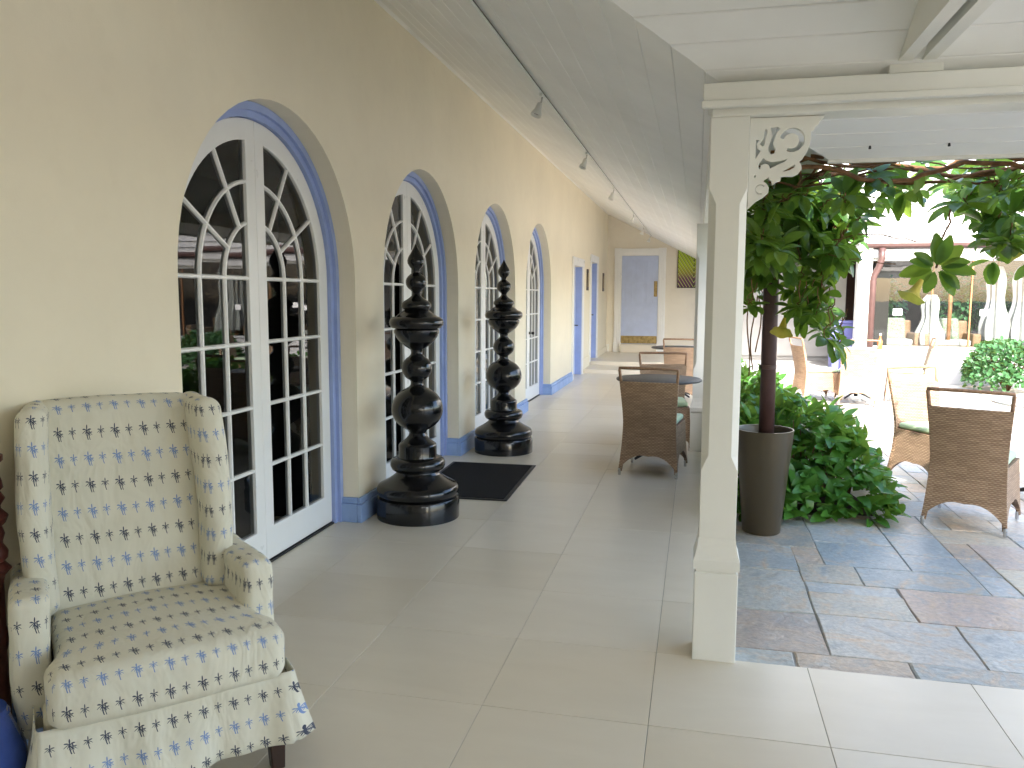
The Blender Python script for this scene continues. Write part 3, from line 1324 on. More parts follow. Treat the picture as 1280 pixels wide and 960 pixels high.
def side_door(y0, y1, z0, z1, label):
    root = empty('corridor_door', (XW, (y0 + y1) / 2, z0))
    tag(root, label, 'door', 'blue doors in the corridor')
    hw = (y1 - y0) / 2
    h = z1 - z0
    m = MB()
    m.box(0, .025, -hw, -hw + .145, 0, h - .145)
    m.box(0, .025, hw - .145, hw, 0, h - .145)
    m.box(0, .03, -hw, hw, h - .145, h)
    m.build('door_casing', 'door_white', root, bevel=.005)
    m = MB()
    m.box(-.16, -.12, -hw + .14, hw - .14, 0.005, h - .14)
    d = m.build('door_panel', 'door_blue', root, bevel=.004)
    for k in range(2):
        for (a, b) in ((.15, .9), (1.05, h - .3)):
            ya = -hw + .24 + k * (hw - .2)
            MB().box(-.12, -.112, ya, ya + hw - .32, a, b).build('raised_panel', 'door_blue', d, bevel=.004)
    m = MB()
    m.box(-.12, .0, hw - .145, hw - .1402, .0, h - .145)
    m.box(-.12, .0, -hw + .1402, -hw + .145, .0, h - .145)
    m.build('jamb', 'blue_paint', root)
    m = MB().tube([(-.12, hw - .22, .95), (-.06, hw - .22, .95), (-.055, hw - .34, .95)], .01, 8)
    m.build('handle', 'iron', d, smooth=True)
    return root


side_door(*RECT[0], 'white-cased blue door standing before the shallow steps')
side_door(*RECT[1], 'white-cased blue door on the raised corridor end beside the small plaques')

# end door
ed = empty('end_door', (-1.37, YE, .15))
tag(ed, 'pale blue panelled door with brass kick plate and carved white surround', 'door')
hw, h = .60, 2.50
m = MB()
for s in (-1, 1):
    m.box(s * .525 - .085, s * .525 + .085, -.05, 0, 0, h - .17)
    for k in (-.045, 0, .045):
        m.box(s * .525 + k - .012, s * .525 + k + .012, -.062, -.05, .26, h - .2)
    m.box(s * .525 - .095, s * .525 + .095, -.06, 0, 0, .24)
m.box(-.44, .44, -.05, 0, h - .17, h)
m.box(-.44, .44, -.058, -.05, h - .12, h - .05)
m.build('door_casing', 'door_white', ed, bevel=.004)
for s in (-1, 1):
    o = MB().box(s * .525 - .092, s * .525 + .092, -.07, 0, h - .175, h + .012).build('corner_block', 'door_white', ed, bevel=.004)
    r = MB().lathe([(0, 0), (.065, 0), (.065, .012), (.05, .016), (.045, .008), (.03, .008), (.025, .018), (0, .018)], 24).build('rosette', 'door_white', o, smooth=True, ang=40)
    r.rotation_euler = (pi / 2, 0, 0)
    r.location = (s * .525, -.07, h - .08)
MB().box(-.44, .44, -.22, 0, 0, .20).build('threshold', 'tile', ed, bevel=.006)
d = MB().box(-.435, .435, -.03, .0, .205, h - .175).build('door_panel', 'door_blue', ed)
for cx in (-.25, 0, .25):
    for (a, b) in ((1.75, 2.22), (1.18, 1.68)):
        MB().box(cx - .085, cx + .085, -.04, -.03, a, b).build('raised_panel', 'door_blue', d, bevel=.008)
for (a, b) in ((.5, .72), (.78, 1.08)):
    MB().box(-.36, .36, -.036, -.03, a, b).build('raised_panel', 'door_blue', d, bevel=.006)
MB().box(-.43, .43, -.036, -.03, .215, .40).build('kick_plate', 'brass', d)
MB().box(.34, .42, -.036, -.03, 1.35, 1.72).build('push_plate', 'brass', d)

# plaques on the left wall
for y, lb in ((16.05, 'small dark framed plaque between the two blue corridor doors'), (18.8, 'small dark framed plaque at the wall corner beside the end door')):
    p = empty('wall_plaque', (XW, y, 1.62))
    tag(p, lb, 'plaque', 'plaques on the beige wall')
    MB().box(0, .02, -.11, .11, 0, .42).build('plaque_frame', 'dark_wood', p, bevel=.004)
    MB().box(.02, .023, -.075, .075, .07, .35).build('plaque_face', 'brass', p)

# picture
pic = empty('wall_picture', (-.10, YE, 1.71))
tag(pic, 'unframed canvas of yellow-green and purple palm leaf bases on the end wall', 'picture')
MB().box(-.385, .385, -.06, 0, 0, 1.09).build('canvas_edge', 'mat_black', pic, bevel=.004)
m = MB().add([(-.37, -.062, .015), (.37, -.062, .015), (.37, -.062, 1.075), (-.37, -.062, 1.075)], [(0, 1, 2, 3)], [[(0, 0), (1, 0), (1, 1), (0, 1)]])
m.build('print', 'leaf_print', pic)

# --- black finials
prof_px = [(118, 905), (118, 893), (119, 845), (116, 838), (110, 836), (113, 832), (117, 824), (117, 810), (112, 800), (104, 795), (86, 784), (70, 772), (62, 764), (60, 757),
           (66, 755), (74, 749), (78, 738), (78, 728), (74, 718), (64, 712), (55, 711), (54, 708), (54, 674), (52, 668), (44, 662), (33, 652), (26, 643), (23, 634), (27, 627)]
cyb, rb = 557, 73
prof_px += [(rb * cos(a), cyb - rb * sin(a)) for a in [radians(t) for t in range(-66, 67, 11)]]
prof_px += [(22, 485), (18, 478), (18, 470)]
prof_px += [(43 * cos(radians(t)), 427 - 43 * sin(radians(t))) for t in range(-62, 63, 12)]
prof_px += [(17, 383), (16, 376), (18, 368), (33, 357), (48, 343), (58, 328), (63, 314), (63, 306), (58, 302), (68, 300), (75, 291), (76, 282), (74, 273), (67, 266), (59, 264),
            (47, 254), (38, 247), (33, 243), (38, 240), (42, 232), (41, 224), (34, 216), (22, 208), (13, 199), (10, 191)]
prof_px += [(29 * cos(radians(t)), 157 - 29 * sin(radians(t))) for t in range(-58, 59, 14)]
prof_px += [(9, 126), (10, 119), (17, 110), (23, 99), (24, 90), (21, 79), (14, 66), (7, 52), (2, 40), (0, 37)]
prof = [(r * .00238, (905 - y) * (1.845 / 868)) for r, y in prof_px]
ME_FIN = MB().lathe(prof, 64).mesh('finial', True, 38)
ME_FIN.materials.append(M['black_lacquer'])
GF = 'giant black turned finials by the arched doors'
parts = {'base': 14, 'body': 0}


def finial(loc, label):
    r = empty('turned_finial', loc)
    tag(r, label, 'finial', GF)
    cuts = [('base', 0, 22), ('ball', 22, 47), ('ball', 47, 60), ('urn', 60, 88), ('spire', 88, len(prof))]
    for nm, a, b in cuts:
        key = 'fin%d' % a
        if key not in D.meshes:
            mm = MB().lathe(prof[a:min(b + 1, len(prof))], 64).mesh(key, True, 38)
            mm.materials.append(M['black_lacquer'])
        inst(nm, D.meshes[key], r)
    return r


finial((-1.83, 5.09, 0), 'glossy black stacked-ball finial standing right of the palm-print armchair wall pier')
finial((-1.80, 7.46, 0), 'glossy black stacked-ball finial standing past the black door mat')
D.meshes.remove(ME_FIN)

# door mat
mt = empty('door_mat', (-1.74, 6.22, .0), radians(1.5))
tag(mt, 'black rectangular ribbed door mat on the tiles between the finials', 'mat')
MB().box(-.36, .40, -.64, .62, .0012, .010).build('mat_border', 'iron', mt, bevel=.003)
MB().box(-.33, .37, -.61, .59, .010, .014).build('mat_pile', 'mat_black', mt)

# --- track lighting
XT = -1.10
ZT = zA(XT)
tr = empty('light_track', (XT, 10, ZT))
tag(tr, 'long thin white lighting track on the sloped ceiling', 'track')
MB().box(-.008, .008, -7.6, 9.3, -.024, -.006).build('rail', 'lamp_white', tr, bevel=.002)
MB().box(.008, .009, -7.6, 9.3, -.018, -.011).build('slot', 'iron', tr)
GS = 'spotlights on the ceiling track'


def spot(y, lb):
    r = empty('track_spotlight', (XT, y, ZT - .024))
    tag(r, lb, 'spotlight', GS)
    MB().box(-.012, .012, -.05, .05, -.02, -.0005).build('mount', 'lamp_white', r, bevel=.003)
    MB().tube([(0, 0, -.018), (-.004, -.01, -.05), (-.012, -.015, -.07)], .006, 8).build('arm', 'chrome', r, smooth=True)
    s = MB().lathe([(0, .0), (.018, -.002), (.022, -.02), (.024, -.05), (.036, -.075), (.040, -.095), (.036, -.095), (.02, -.07), (0, -.06)], 20).build('lamp_shade', 'lamp_white', r, smooth=True, ang=50)
    s.location = (-.012, -.015, -.062)
    s.rotation_euler = (radians(-14), radians(16), 0)
    b = MB().lathe([(0, -.062), (.022, -.072), (.024, -.078), (0, -.084)], 14).build('bulb', 'chrome', s, smooth=True)


for y, lb in ((5.69, 'small white track spotlight above the first black finial'), (8.03, 'small white track spotlight above the second black finial'),
              (10.66, 'small white track spotlight above the last arched door'), (14.0, 'small white track spotlight level with the first blue door'),
              (16.6, 'small white track spotlight above the shallow steps'), (18.9, 'last small white track spotlight, close to the end wall')):
    spot(y, lb)


# --- wing armchair
def wing_chair():
    root = empty('wing_armchair', (-1.70, 2.19, 0), radians(45))
    tag(root, 'cream wingback armchair with rows of blue and black palm trees', 'armchair')
    rg = random.Random(3)

    def soft(p, amp=.006, sc=5.):
        n = noise.noise_vector(p * sc)
        n2 = noise.noise_vector(p * sc * 2.7 + Vector((5, 3, 1)))
        return p + n * amp + n2 * amp * .4
    # seat cushion (T-shaped in front of the arms)

    def dseat(p):
        t = (p.x / .32)
        f = max(0, 1 - (p.x / .34) ** 2) * max(0, 1 - (p.y / .33) ** 2)
        q = Vector(p)
        q.z += (.028 if p.z > 0 else -.004) * f
        q.y -= .015 * (1 - t * t) * (1 if p.y < 0 else 0)
        if p.y > -.17:
            k = min(1, (p.y + .17) / .03)
            q.x *= 1 - .10 * k
        return soft(q, .005)
    mobj('seat_cushion', rbox(.325, .31, .082, .045, (14, 14, 3), 5, dseat, 'seat', (0, .034)), 'palm_fabric', root, (0, -.075, .402))

    # inside back
    def dback(p):
        q = Vector(p)
        q.y += .24 * p.z + .0
        f = max(0, 1 - (p.x / .30) ** 2)
        q.y -= .03 * f * max(0, 1 - (p.z / .36) ** 2) if p.y < 0 else 0
        q.z += .010 * f if p.z > .3 else 0
        return soft(q, .006, 4)
    mobj('backrest', rbox(.258, .065, .375, .05, (14, 3, 16), 5, dback, 'box', (0, .02)), 'palm_fabric', root, (-.045, .275, .765))

    for s in (-1, 1):
        def dwing(p):
            q = Vector(p)
            q.y += .24 * p.z
            k = (p.z + .33) / .66
            fr = max(0, min(1, (.14 - p.y) / .28))
            # front edge sweeps back where it drops into the arm, swells at mid height
            q.y += fr * (.10 * max(0, 1 - k / .55) ** 1.6 - .02 * sin(pi * k))
            q.x += s * (.022 * fr * k + .010 * sin(pi * k) + .02 * (1 - k))
            q.x *= 1
            return soft(q, .007, 5)
        mobj('wing', rbox(.045, .14, .33, .042, (2, 8, 16), 5, dwing, 'box', (.02 * s, .0)), 'palm_fabric', root, (s * .243 - .045, .195, .815))

        def darm(p):
            q = Vector(p)
            k = (p.y + .235) / .47
            q.x += s * (.012 * (1 - k))
            q.z += .02 * (1 - k) * (1 if p.z > 0 else 0) - .012
            q.x += s * .012 * sin(pi * (p.z + .19) / .38)
            if p.z > .1:
                q.x += s * .006
            return soft(q, .006, 6)
        mobj('arm', rbox(.052, .235, .19, .032, (2, 10, 7), 5, darm, 'box', (.03 * s, .01)), 'palm_fabric', root, (s * .300 - .028, .055, .445))
    # frame under the cushion
    MB().box(-.33, .33, -.30, .30, .14, .335).build('seat_frame', 'palm_fabric', root, bevel=.02)

    # gathered skirt
    hx, hy = .342, .345
    per = []
    seg = [((-hx, -hy), (hx, -hy)), ((hx, -hy), (hx, hy)), ((hx, hy), (-hx, hy)), ((-hx, hy), (-hx, -hy))]
    s0 = 0
    for a, b in seg:
        ln = sqrt((b[0] - a[0]) ** 2 + (b[1] - a[1]) ** 2)
        n = 60
        for i in range(n):
            t = i / n
            nx, ny = (b[1] - a[1]) / ln, -(b[0] - a[0]) / ln
            per.append((a[0] + (b[0] - a[0]) * t, a[1] + (b[1] - a[1]) * t, nx, ny, s0 + ln * t, min(t, 1 - t) * ln))
        s0 += ln
    N = len(per)

    def sk(u, v):
        i = int(round(u * N)) % N
        x, y, nx, ny, s, ec = per[i]
        e = max(0, 1 - ec / .09)
        flare = .012 + .030 * v ** 1.4 + e * e * .045 * v
        wav = (.013 * sin(s * 21 + 1.2 * sin(s * 5)) + .008 * sin(s * 47 + 2) + .014 * sin(s * 9.5)) * v
        wav -= .028 * e * v * (1 if ec < .025 else 0)
        f = flare + wav
        # corners: push along the diagonal
        dx, dy = nx, ny
        if e > 0:
            cxn = x / hx
            cyn = y / hy
            d = Vector((nx, ny)) * (1 - e * .5) + Vector((cxn, cyn)).normalized() * e * .5
            dx, dy = d.x, d.y
        z = .330 - .225 * v + .006 * sin(s * 13) * v + .02 * e * v
        return (x + dx * f, y + dy * f, z)
    m = MB()
    m.grid(N, 10, lambda u, v: sk(u, v), lambda u, v: (u * s0, -v * .25 + .02), flip=True)
    m.build('skirt', 'palm_fabric', root, smooth=True, solid=.003)
    # piping welt over the skirt
    for x in (-.30, .30):
        for y in (-.29, .28):
            m = MB()
            sy = -1 if y < 0 else 1
            m.hexa([(x - .02, y - .02 + .02 * sy, 0), (x + .02, y - .02 + .02 * sy, 0), (x + .02, y + .02 + .02 * sy, 0), (x - .02, y + .02 + .02 * sy, 0)],
                   [(x - .03, y - .03, .2), (x + .03, y - .03, .2), (x + .03, y + .03, .2), (x - .03, y + .03, .2)])
            m.build('leg', 'dark_wood', root, bevel=.004)
    return root


wing_chair()

# blue ceramic stool and carved stand by the wall
cp = empty('ceramic_stool', (-1.905, 1.70, 0))
tag(cp, 'deep blue glazed ceramic garden stool tucked beside the armchair', 'stool')
MB().lathe([(0, 0), (.075, 0), (.08, .012), (.095, .06), (.118, .12), (.125, .18), (.118, .24), (.095, .30), (.08, .345), (.078, .36), (.0, .362)], 40).build('body', 'ceramic_blue', cp, smooth=True, ang=50)
MB().lathe([(.079, 0), (.086, .004), (.079, .008)], 40, (0, 0, .34)).build('rim', 'ceramic_blue', cp, smooth=True)
cs_ = empty('carved_stand', (-2.085, 1.955, 0))
tag(cs_, 'dark reddish carved wooden stand against the wall beside the armchair', 'stand')
pr = [(0, 0), (.07, 0), (.07, .03), (.05, .05), (.03, .08), (.028, .4), (.04, .44), (.03, .48), (.032, .62)]
for k in range(6):
    z = .64 + k * .055
    pr += [(.036 + .01 * (k % 2), z), (.055 - .006 * (k % 3), z + .022), (.036, z + .045)]
pr += [(.03, .98), (.05, 1.0), (.05, 1.015), (0, 1.015)]
MB().lathe(pr, 18).build('turned_post', 'red_wood', cs_, smooth=True, ang=60)
MB().lathe([(0, 0), (.085, 0), (.09, .012), (.08, .02), (0, .022)], 24, (0, 0, -.0)).build('foot', 'red_wood', cs_, smooth=True, ang=40)


# --- wicker dining chairs
def make_wicker_chair():
    root = empty('wicker_chair')
    H0, HT = .46, .80

    def hwid(z):
        if z > H0:
            t = (z - H0) / (.93 - H0)
            return .222 + .033 * t ** 1.3
        t = 1 - z / H0
        return .222 + .030 * t ** 1.6

    def yb(z):
        if z > .42:
            t = (z - .42) / .5
            return -.235 - .105 * t ** 1.3
        return -.235 - .055 * (1 - z / .42) ** 2

    def arch(s, hgt):
        return max(.045, hgt * (1 - abs(s) ** 2.4) + .045 * abs(s)) if abs(s) < .985 else .03

    th = .026

    def panel(name, fn, w, hgt, ztop, mat, parent):
        """fn(s,z,side) -> point; s in -1..1"""
        m = MB()
        nu, nv = 26, 22

        def f(side):
            def g(u, v):
                s = u * 2 - 1
                z0 = arch(s, hgt)
                return fn(s, z0 + (ztop - z0) * v, side)
            return g

        def uvf(u, v):
            s = u * 2 - 1
            z0 = arch(s, hgt)
            return (s * w, z0 + (ztop - z0) * v)
        m.grid(nu, nv, f(0), uvf)
        m.grid(nu, nv, f(1), uvf, flip=True)
        A, B = 0, (nu + 1) * (nv + 1)
        W = nu + 1
        for i in range(nu):
            m.f.append((A + i + 1, A + i, B + i, B + i + 1))
            m.uv.append([((i / nu) * .4, 0)] * 4)
            t = nv * W
            m.f.append((A + t + i, A + t + i + 1, B + t + i + 1, B + t + i))
            m.uv.append([((i / nu) * .4, 0)] * 4)
        for j in range(nv):
            for i0, fl in ((0, 1), (nu, 0)):
                q = (A + j * W + i0, A + (j + 1) * W + i0, B + (j + 1) * W + i0, B + j * W + i0)
                m.f.append(q if not fl else tuple(reversed(q)))
                m.uv.append([(0, j * .02), (0, j * .02 + .02), (.02, j * .02 + .02), (.02, j * .02)])
        return m.build(name, mat, parent, smooth=True, ang=50)
    # back: one woven sheet from feet to rail
    bk = panel('backrest', lambda s, z, k: (s * hwid(z), yb(z) + (0 if k == 0 else th) - .018 * (1 - s * s) * (1 if z > .42 else .6), z), .25, .17, HT, 'wicker', root)
    # open handle rail
    pts = []
    for z in (HT - .015, HT + .03, HT + .07, HT + .095):
        pts.append((-hwid(z) + .011, yb(z) + th / 2, z))
    zt = HT + .112
    for i in range(9):
        s = -.95 + 1.9 * i / 8
        pts.append((s * hwid(zt), yb(zt) + th / 2 - .020 * (1 - s * s), zt + .004 * (1 - s * s)))
    for z in (HT + .095, HT + .07, HT + .03, HT - .015):
        pts.append((hwid(z) - .011, yb(z) + th / 2, z))
    MB().tube(pts, .0125, 10).build('top_rail', 'wicker_rail', root, smooth=True)
    # sides and front apron
    for s in (-1, 1):
        def side(t, z, k, s=s):
            y = t * .245 + .01
            y = y + (.03 * (1 - z / .43) * (1 if t > 0 else -1) * abs(t) ** 2 if z < .43 else 0)
            w = hwid(z) - .004 + .012 * (t + 1) / 2
            x = s * (w - (0 if k == (0 if s > 0 else 1) else th))
            return (x, y, z)
        panel('side_panel', side, .245, .17, .425, 'wicker', root)
    panel('front_apron', lambda t, z, k: (t * (hwid(z) + .006), .235 + .03 * (1 - z / .43) + (th if k else 0) - .01, z), .25, .17, .425, 'wicker', root)
    MB().box(-.215, .215, -.21, .235, .385, .425).build('seat', 'wicker', root, bevel=.008)
    cu = mobj('cushion', rbox(.215, .225, .026, .024, (8, 8, 1), 4, lambda p: p + noise.noise_vector(p * 6) * .004), 'cushion_green', root, (0, .022, .452))
    for sx in (-1, 1):
        for y in (-.272, .262):
            x = sx * .238
            MB().lathe([(0, 0), (.011, 0), (.012, .004), (.0125, .055), (0, .06)], 12, (x, y + .0, 0)).build('foot_cap', 'chrome', root, smooth=True, ang=40)
    return root


wc = make_wicker_chair()
GC = 'woven wicker dining chairs'
chairs = [
    # x, y, heading (back faces -heading), label
    (1.835, 5.83, -26, 'wicker chair on the slates with its woven back turned to the tiled porch'),
    (1.93, 7.02, 208, 'wicker chair with green cushion on the slates beside the leafy bed'),
    (2.95, 6.7, 100, 'wicker chair on the far side of the patio table'),
    (-.335, 6.93, -7, 'wicker chair in the corridor pushed up to the first dark round table'),
    (-.30, 8.15, 186, 'wicker chair in the corridor across the first dark round table'),
    (-.22, 11.65, 3, 'wicker chair in the corridor at the second dark round table'),
    (2.22, 12.1, -5, 'wicker chair in the sun with its back to the porch, near the blue bin'),
    (1.72, 12.35, -75, 'wicker chair in the sun with green cushion beside the siding wall'),
    (2.98, 12.5, 80, 'wicker chair in the sun beside the white low wall'),
]
for i, (x, y, a, lb) in enumerate(chairs):
    o = wc if i == 0 else copy_tree(wc)
    o.location = (x, y, 0.0)
    o.rotation_euler = (0, 0, radians(a))
    tag(o, lb, 'chair', GC)


# --- round tables
def make_table(top_mat):
    t = empty('round_table')
    MB().lathe([(0, .725), (.385, .725), (.392, .73), (.392, .742), (.385, .747), (0, .747)], 56).build('table_top', top_mat, t, smooth=True, ang=40)
    MB().lathe([(0, .70), (.05, .70), (.05, .725), (0, .725)], 20).build('hub', 'iron', t)
    MB().tube([(0, 0, .03), (0, 0, .71)], .03, 16).build('pedestal', 'iron', t, smooth=True)
    for k in range(4):
        a = pi / 4 + k * pi / 2
        MB().tube([(0, 0, .10), (.12 * cos(a), .12 * sin(a), .07), (.27 * cos(a), .27 * sin(a), .014)], [.02, .017, .012], 10).build('leg', 'iron', t, smooth=True)
    return t


simple('table_mesh', (.05, .05, .052), .45, .4, 140, .6, 260, .4)
simple('table_pale', (.5, .5, .48), .25, .1, 10, .05, 60, .5)
t0 = make_table('table_mesh')
t0.location = (-.33, 7.52, 0)
GT = 'round pedestal tables'
tag(t0, 'dark round pedestal table between two corridor chairs', 'table', GT)
t1 = copy_tree(t0)
t1.location = (-.27, 12.3, 0)
tag(t1, 'dark round pedestal table further along, before the steps', 'table', GT)
t2 = make_table('table_pale')
t2.location = (2.55, 6.55, 0)
tag(t2, 'pale round pedestal table on the slates beside the wicker chairs', 'table', GT)
t3 = copy_tree(t2)
t3.location = (2.35, 12.75, 0)
tag(t3, 'pale round pedestal table in the sun by the white wall', 'table', GT)

# glass bottle on the sunlit table
bt = empty('sauce_bottle', (2.62, 12.62, .747))
tag(bt, 'small amber bottle on the sunlit patio table', 'bottle')
simple('amber', (.45, .13, .03), .2, .2, 30, 0, 60, .5)
MB().lathe([(0, 0), (.035, 0), (.036, .01), (.036, .12), (.014, .16), (.013, .21), (0, .212)], 16).build('glass_body', 'amber', bt, smooth=True, ang=50)
MB().lathe([(0, .205), (.015, .205), (.015, .23), (0, .231)], 12).build('cap', 'white_paint', bt, smooth=True, ang=50)

# --- planter with downpipe
pl = empty('tall_planter', (.44, 5.26, 0))
tag(pl, 'tall tapered dark bronze planter standing on the slates under the downpipe', 'planter')
MB().lathe([(0, 0), (.112, 0), (.118, .006), (.176, .655), (.178, .668), (.170, .668), (.164, .655), (.158, .58), (0, .58)], 56).build('pot', 'bronze', pl, smooth=True, ang=40)
MB().lathe([(0, .58), (.157, .58), (.10, .595), (0, .60)], 32).build('soil', 'soil', pl, smooth=True)
dp = empty('downpipe', (.45, 5.26, .60))
tag(dp, 'maroon brown round downpipe rising from the planter into the vine', 'pipe')
MB().tube([(0, 0, -.01), (-.004, 0, .9), (-.006, 0, 1.35), (.0, 0, 1.45), (.06, 0, 1.56), (.08, 0, 1.62)], .047, 24).build('pipe', 'pipe_brown', dp, smooth=True)
for z in (.45, 1.05):
    MB().lathe([(.047, 0), (.0515, .002), (.0515, .026), (.047, .028)], 24, (-.004, 0, z)).build('pipe_collar', 'pipe_brown', dp, smooth=True, ang=40)

# --- leaves
def leaf_mesh(name, L, W, fold, droop, mat, k=6, shape='oval'):
    m = MB()
    vs = []
    for i in range(k + 1):
        t = i / k
        if shape == 'oval':
            wd = W * max(.04, sin(pi * t ** 1.15)) ** .62
        else:
            wd = W * max(.03, sin(pi * t ** .9)) ** .65
        if i in (0, k):
            wd = W * (.06 if i == 0 else .22)
        y = L * t
        z = -droop * t * t * L
        vs += [(-wd, y, z + fold * wd), (0, y, z), (wd, y, z + fold * wd)]
    fs = []
    for i in range(k):
        a = i * 3
        fs += [(a, a + 1, a + 4, a + 3), (a + 1, a + 2, a + 5, a + 4)]
    m.add(vs, fs)
    me = m.mesh(name, True)
    me.materials.append(M[mat])
    return m, me


def basis(d, up):
    """rotation matrix whose +Y is the leaf direction and +Z near up"""
    d = d.normalized()
    x = d.cross(up)
    if x.length < 1e-3:
        x = d.cross(Vector((1, 0, .3)))
    x.normalize()
    z = x.cross(d)
    return Matrix((x, d, z)).transposed()


def place_leaf(mass, lm, R, p, s):
    m = lm
    mass.add([tuple(p + R @ (Vector(v) * s)) for v in m.v], m.f)


def put_leaf(me, parent, R, p, s):
    o = D.objects.new('leaf', me)
    COL.objects.link(o)
    o.parent = parent
    o.matrix_local = Matrix.Translation(p) @ R.to_4x4() @ Matrix.Scale(s, 4)
    return o


def vine():
    rg = random.Random(21)
    root = empty('flowering_vine', (.7, 4.2, .0))
    tag(root, 'leafy golden trumpet vine trained along the porch eaves above the planter', 'vine')
    org = Vector((.7, 4.2, 0))
    kinds = [leaf_mesh('vine_leaf_a', .15, .036, .35, .25, 'vine_leaf'), leaf_mesh('vine_leaf_b', .13, .040, .2, .4, 'vine_leaf'), leaf_mesh('vine_leaf_c', .17, .038, .5, .15, 'vine_leaf')]
    spots = []

    def rosette(c, n, size, axis, spread=1.0):
        axis = Vector(axis).normalized()
        a = axis.orthogonal().normalized()
        b = axis.cross(a)
        off = rg.uniform(0, 6.28)
        for i in range(n):
            t = off + 2.4 * i
            el = rg.uniform(.15, .95) * spread
            d = (a * cos(t) + b * sin(t)) * cos(.9 - el) * 1.0 + axis * sin(.9 - el) * .9
            d += Vector((rg.uniform(-.25, .25), rg.uniform(-.25, .25), rg.uniform(-.35, .1)))
            spots.append((Vector(c) + d.normalized() * .015, d.normalized(), (axis + Vector((0, 0, .7))).normalized(), size * rg.uniform(.75, 1.2)))
    stems = []

    def twig(a, b, r=.004, sag=.05):
        a, b = Vector(a), Vector(b)
        pts = []
        n = 7
        w = [Vector((rg.uniform(-1, 1), rg.uniform(-1, 1), rg.uniform(-1, 1))) * .02 for _ in range(n + 1)]
        for i in range(n + 1):
            t = i / n
            p = a.lerp(b, t) + w[i] * sin(pi * t)
            p.z -= sag * 4 * t * (1 - t)
            pts.append(p)
        stems.append((pts, r))
        return pts
    # thick old stems along the eaves
    for k in range(8):
        y = rg.uniform(3.99, 4.25)
        pts = []
        z0 = rg.uniform(2.06, 2.16)
        ph = rg.uniform(0, 6)
        x0 = rg.choice((.25, .3, .5))
        for i in range(24):
            x = x0 + i * .075 + rg.uniform(-.02, .02)
            pts.append((x, y + .05 * sin(i * .5 + ph), z0 + .035 * sin(i * .62 + ph * 2) + rg.uniform(-.010, .010)))
        stems.append((pts, rg.choice((.004, .006, .008, .011))))
    # canes arching from the eaves to the downpipe
    for k in range(5):
        a = Vector((.45 + .05 * k, 4.05, 2.10))
        b = Vector((.45, 5.22, 1.75 + .06 * k))
        stems.append(([a.lerp(b, t / 8) + Vector((.03 * sin(t + k), 0, .06 * sin(pi * t / 8))) for t in range(9)], .006))
    # stem climbing the downpipe
    for k in range(4):
        ph = k * 1.7
        pts = [(.45 + .075 * cos(ph + z * 3.0), 5.26 + .075 * sin(ph + z * 3.0), .62 + z) for z in [i * .1 for i in range(10, 17)]]
        stems.append((pts, .006))
    # loose hanging stems left of the pipe
    for k, (u0, u1, v1) in enumerate(((938, 941, 462), (944, 936, 470), (950, 944, 440))):
        a = at(u0 + 3, 300, 5.35)
        b = at(u1, v1, 5.55)
        n = 12
        pts = []
        for i in range(n + 1):
            t = i / n
            p = a.lerp(b, t)
            p.x += .035 * sin(t * 5 + k * 1.9) * sin(pi * t)
            pts.append(p)
        stems.append((pts, .0045))
    # clump over the pipe
    def fill(poly, n, y0, y1, size, nl=(6, 9), up=(0, -.3, .6)):
        us = [p[0] for p in poly]
        vs = [p[1] for p in poly]
        c = 0
        while c < n:
            u, v = rg.uniform(min(us), max(us)), rg.uniform(min(vs), max(vs))
            ins = False
            j = len(poly) - 1
            for i in range(len(poly)):
                if (poly[i][1] > v) != (poly[j][1] > v) and u < (poly[j][0] - poly[i][0]) * (v - poly[i][1]) / (poly[j][1] - poly[i][1]) + poly[i][0]:
                    ins = not ins
                j = i
            if not ins:
                continue
            p = at(u, v, rg.uniform(y0, y1))
            ax = Vector(up) + Vector((rg.uniform(-.8, .8), rg.uniform(-.6, .6), rg.uniform(-.5, .4)))
            rosette(p, rg.randint(*nl), size, ax)
            if rg.random() < .6:
                top = Vector((p.x + rg.uniform(-.12, .12), 4.1, 2.1))
                if p.z < 2.1:
                    twig(p, p.lerp(top, .22), .003, .02)
            c += 1
    fill([(935, 240), (990, 222), (1040, 230), (1060, 300), (1052, 345), (1010, 350), (975, 335), (935, 350)], 90, 4.55, 5.7, .9)
    fill([(1000, 225), (1060, 232), (1072, 300), (1060, 335), (1020, 330)], 22, 4.7, 5.4, .9)
    fill([(938, 250), (985, 235), (1010, 300), (960, 345), (935, 330)], 14, 4.05, 4.4, .8)
    fill([(985, 340), (1040, 345), (1030, 395), (1058, 425), (1040, 440), (1018, 415), (990, 385)], 20, 4.7, 5.3, .75)
    fill([(932, 350), (975, 345), (950, 380), (932, 395)], 5, 4.8, 5.4, .65)
    fill([(990, 212), (1280, 198), (1330, 195), (1330, 245), (1180, 250), (1100, 252), (1000, 245)], 56, 4.0, 4.9, .72, (4, 7))
    fill([(1180, 230), (1340, 225), (1340, 300), (1262, 290), (1215, 275)], 30, 4.3, 5.2, .85)
    fill([(1220, 280), (1285, 270), (1300, 330), (1245, 375), (1215, 330)], 12, 4.3, 5.0, .8)
    fill([(1060, 240), (1130, 245), (1120, 270), (1070, 300)], 4, 4.2, 4.5, .65, (4, 6))
    # the hanging rosette with a flower
    c = at(1170, 335, 4.15)
    twig(at(1188, 262, 4.15), c, .005, -.01)
    for i in range(12):
        a = radians(-60 + 300 * i / 11 + rg.uniform(-8, 8))
        d = Vector((cos(a), -.35 + rg.uniform(-.25, .2), sin(a) * .9 - .1))
        spots.append((c + d * .02, d.normalized(), Vector((0, -1, .4)), .78 * rg.uniform(.85, 1.2)))
    twig(at(1040, 300, 4.4), at(1145, 302, 4.3), .003, -.03)
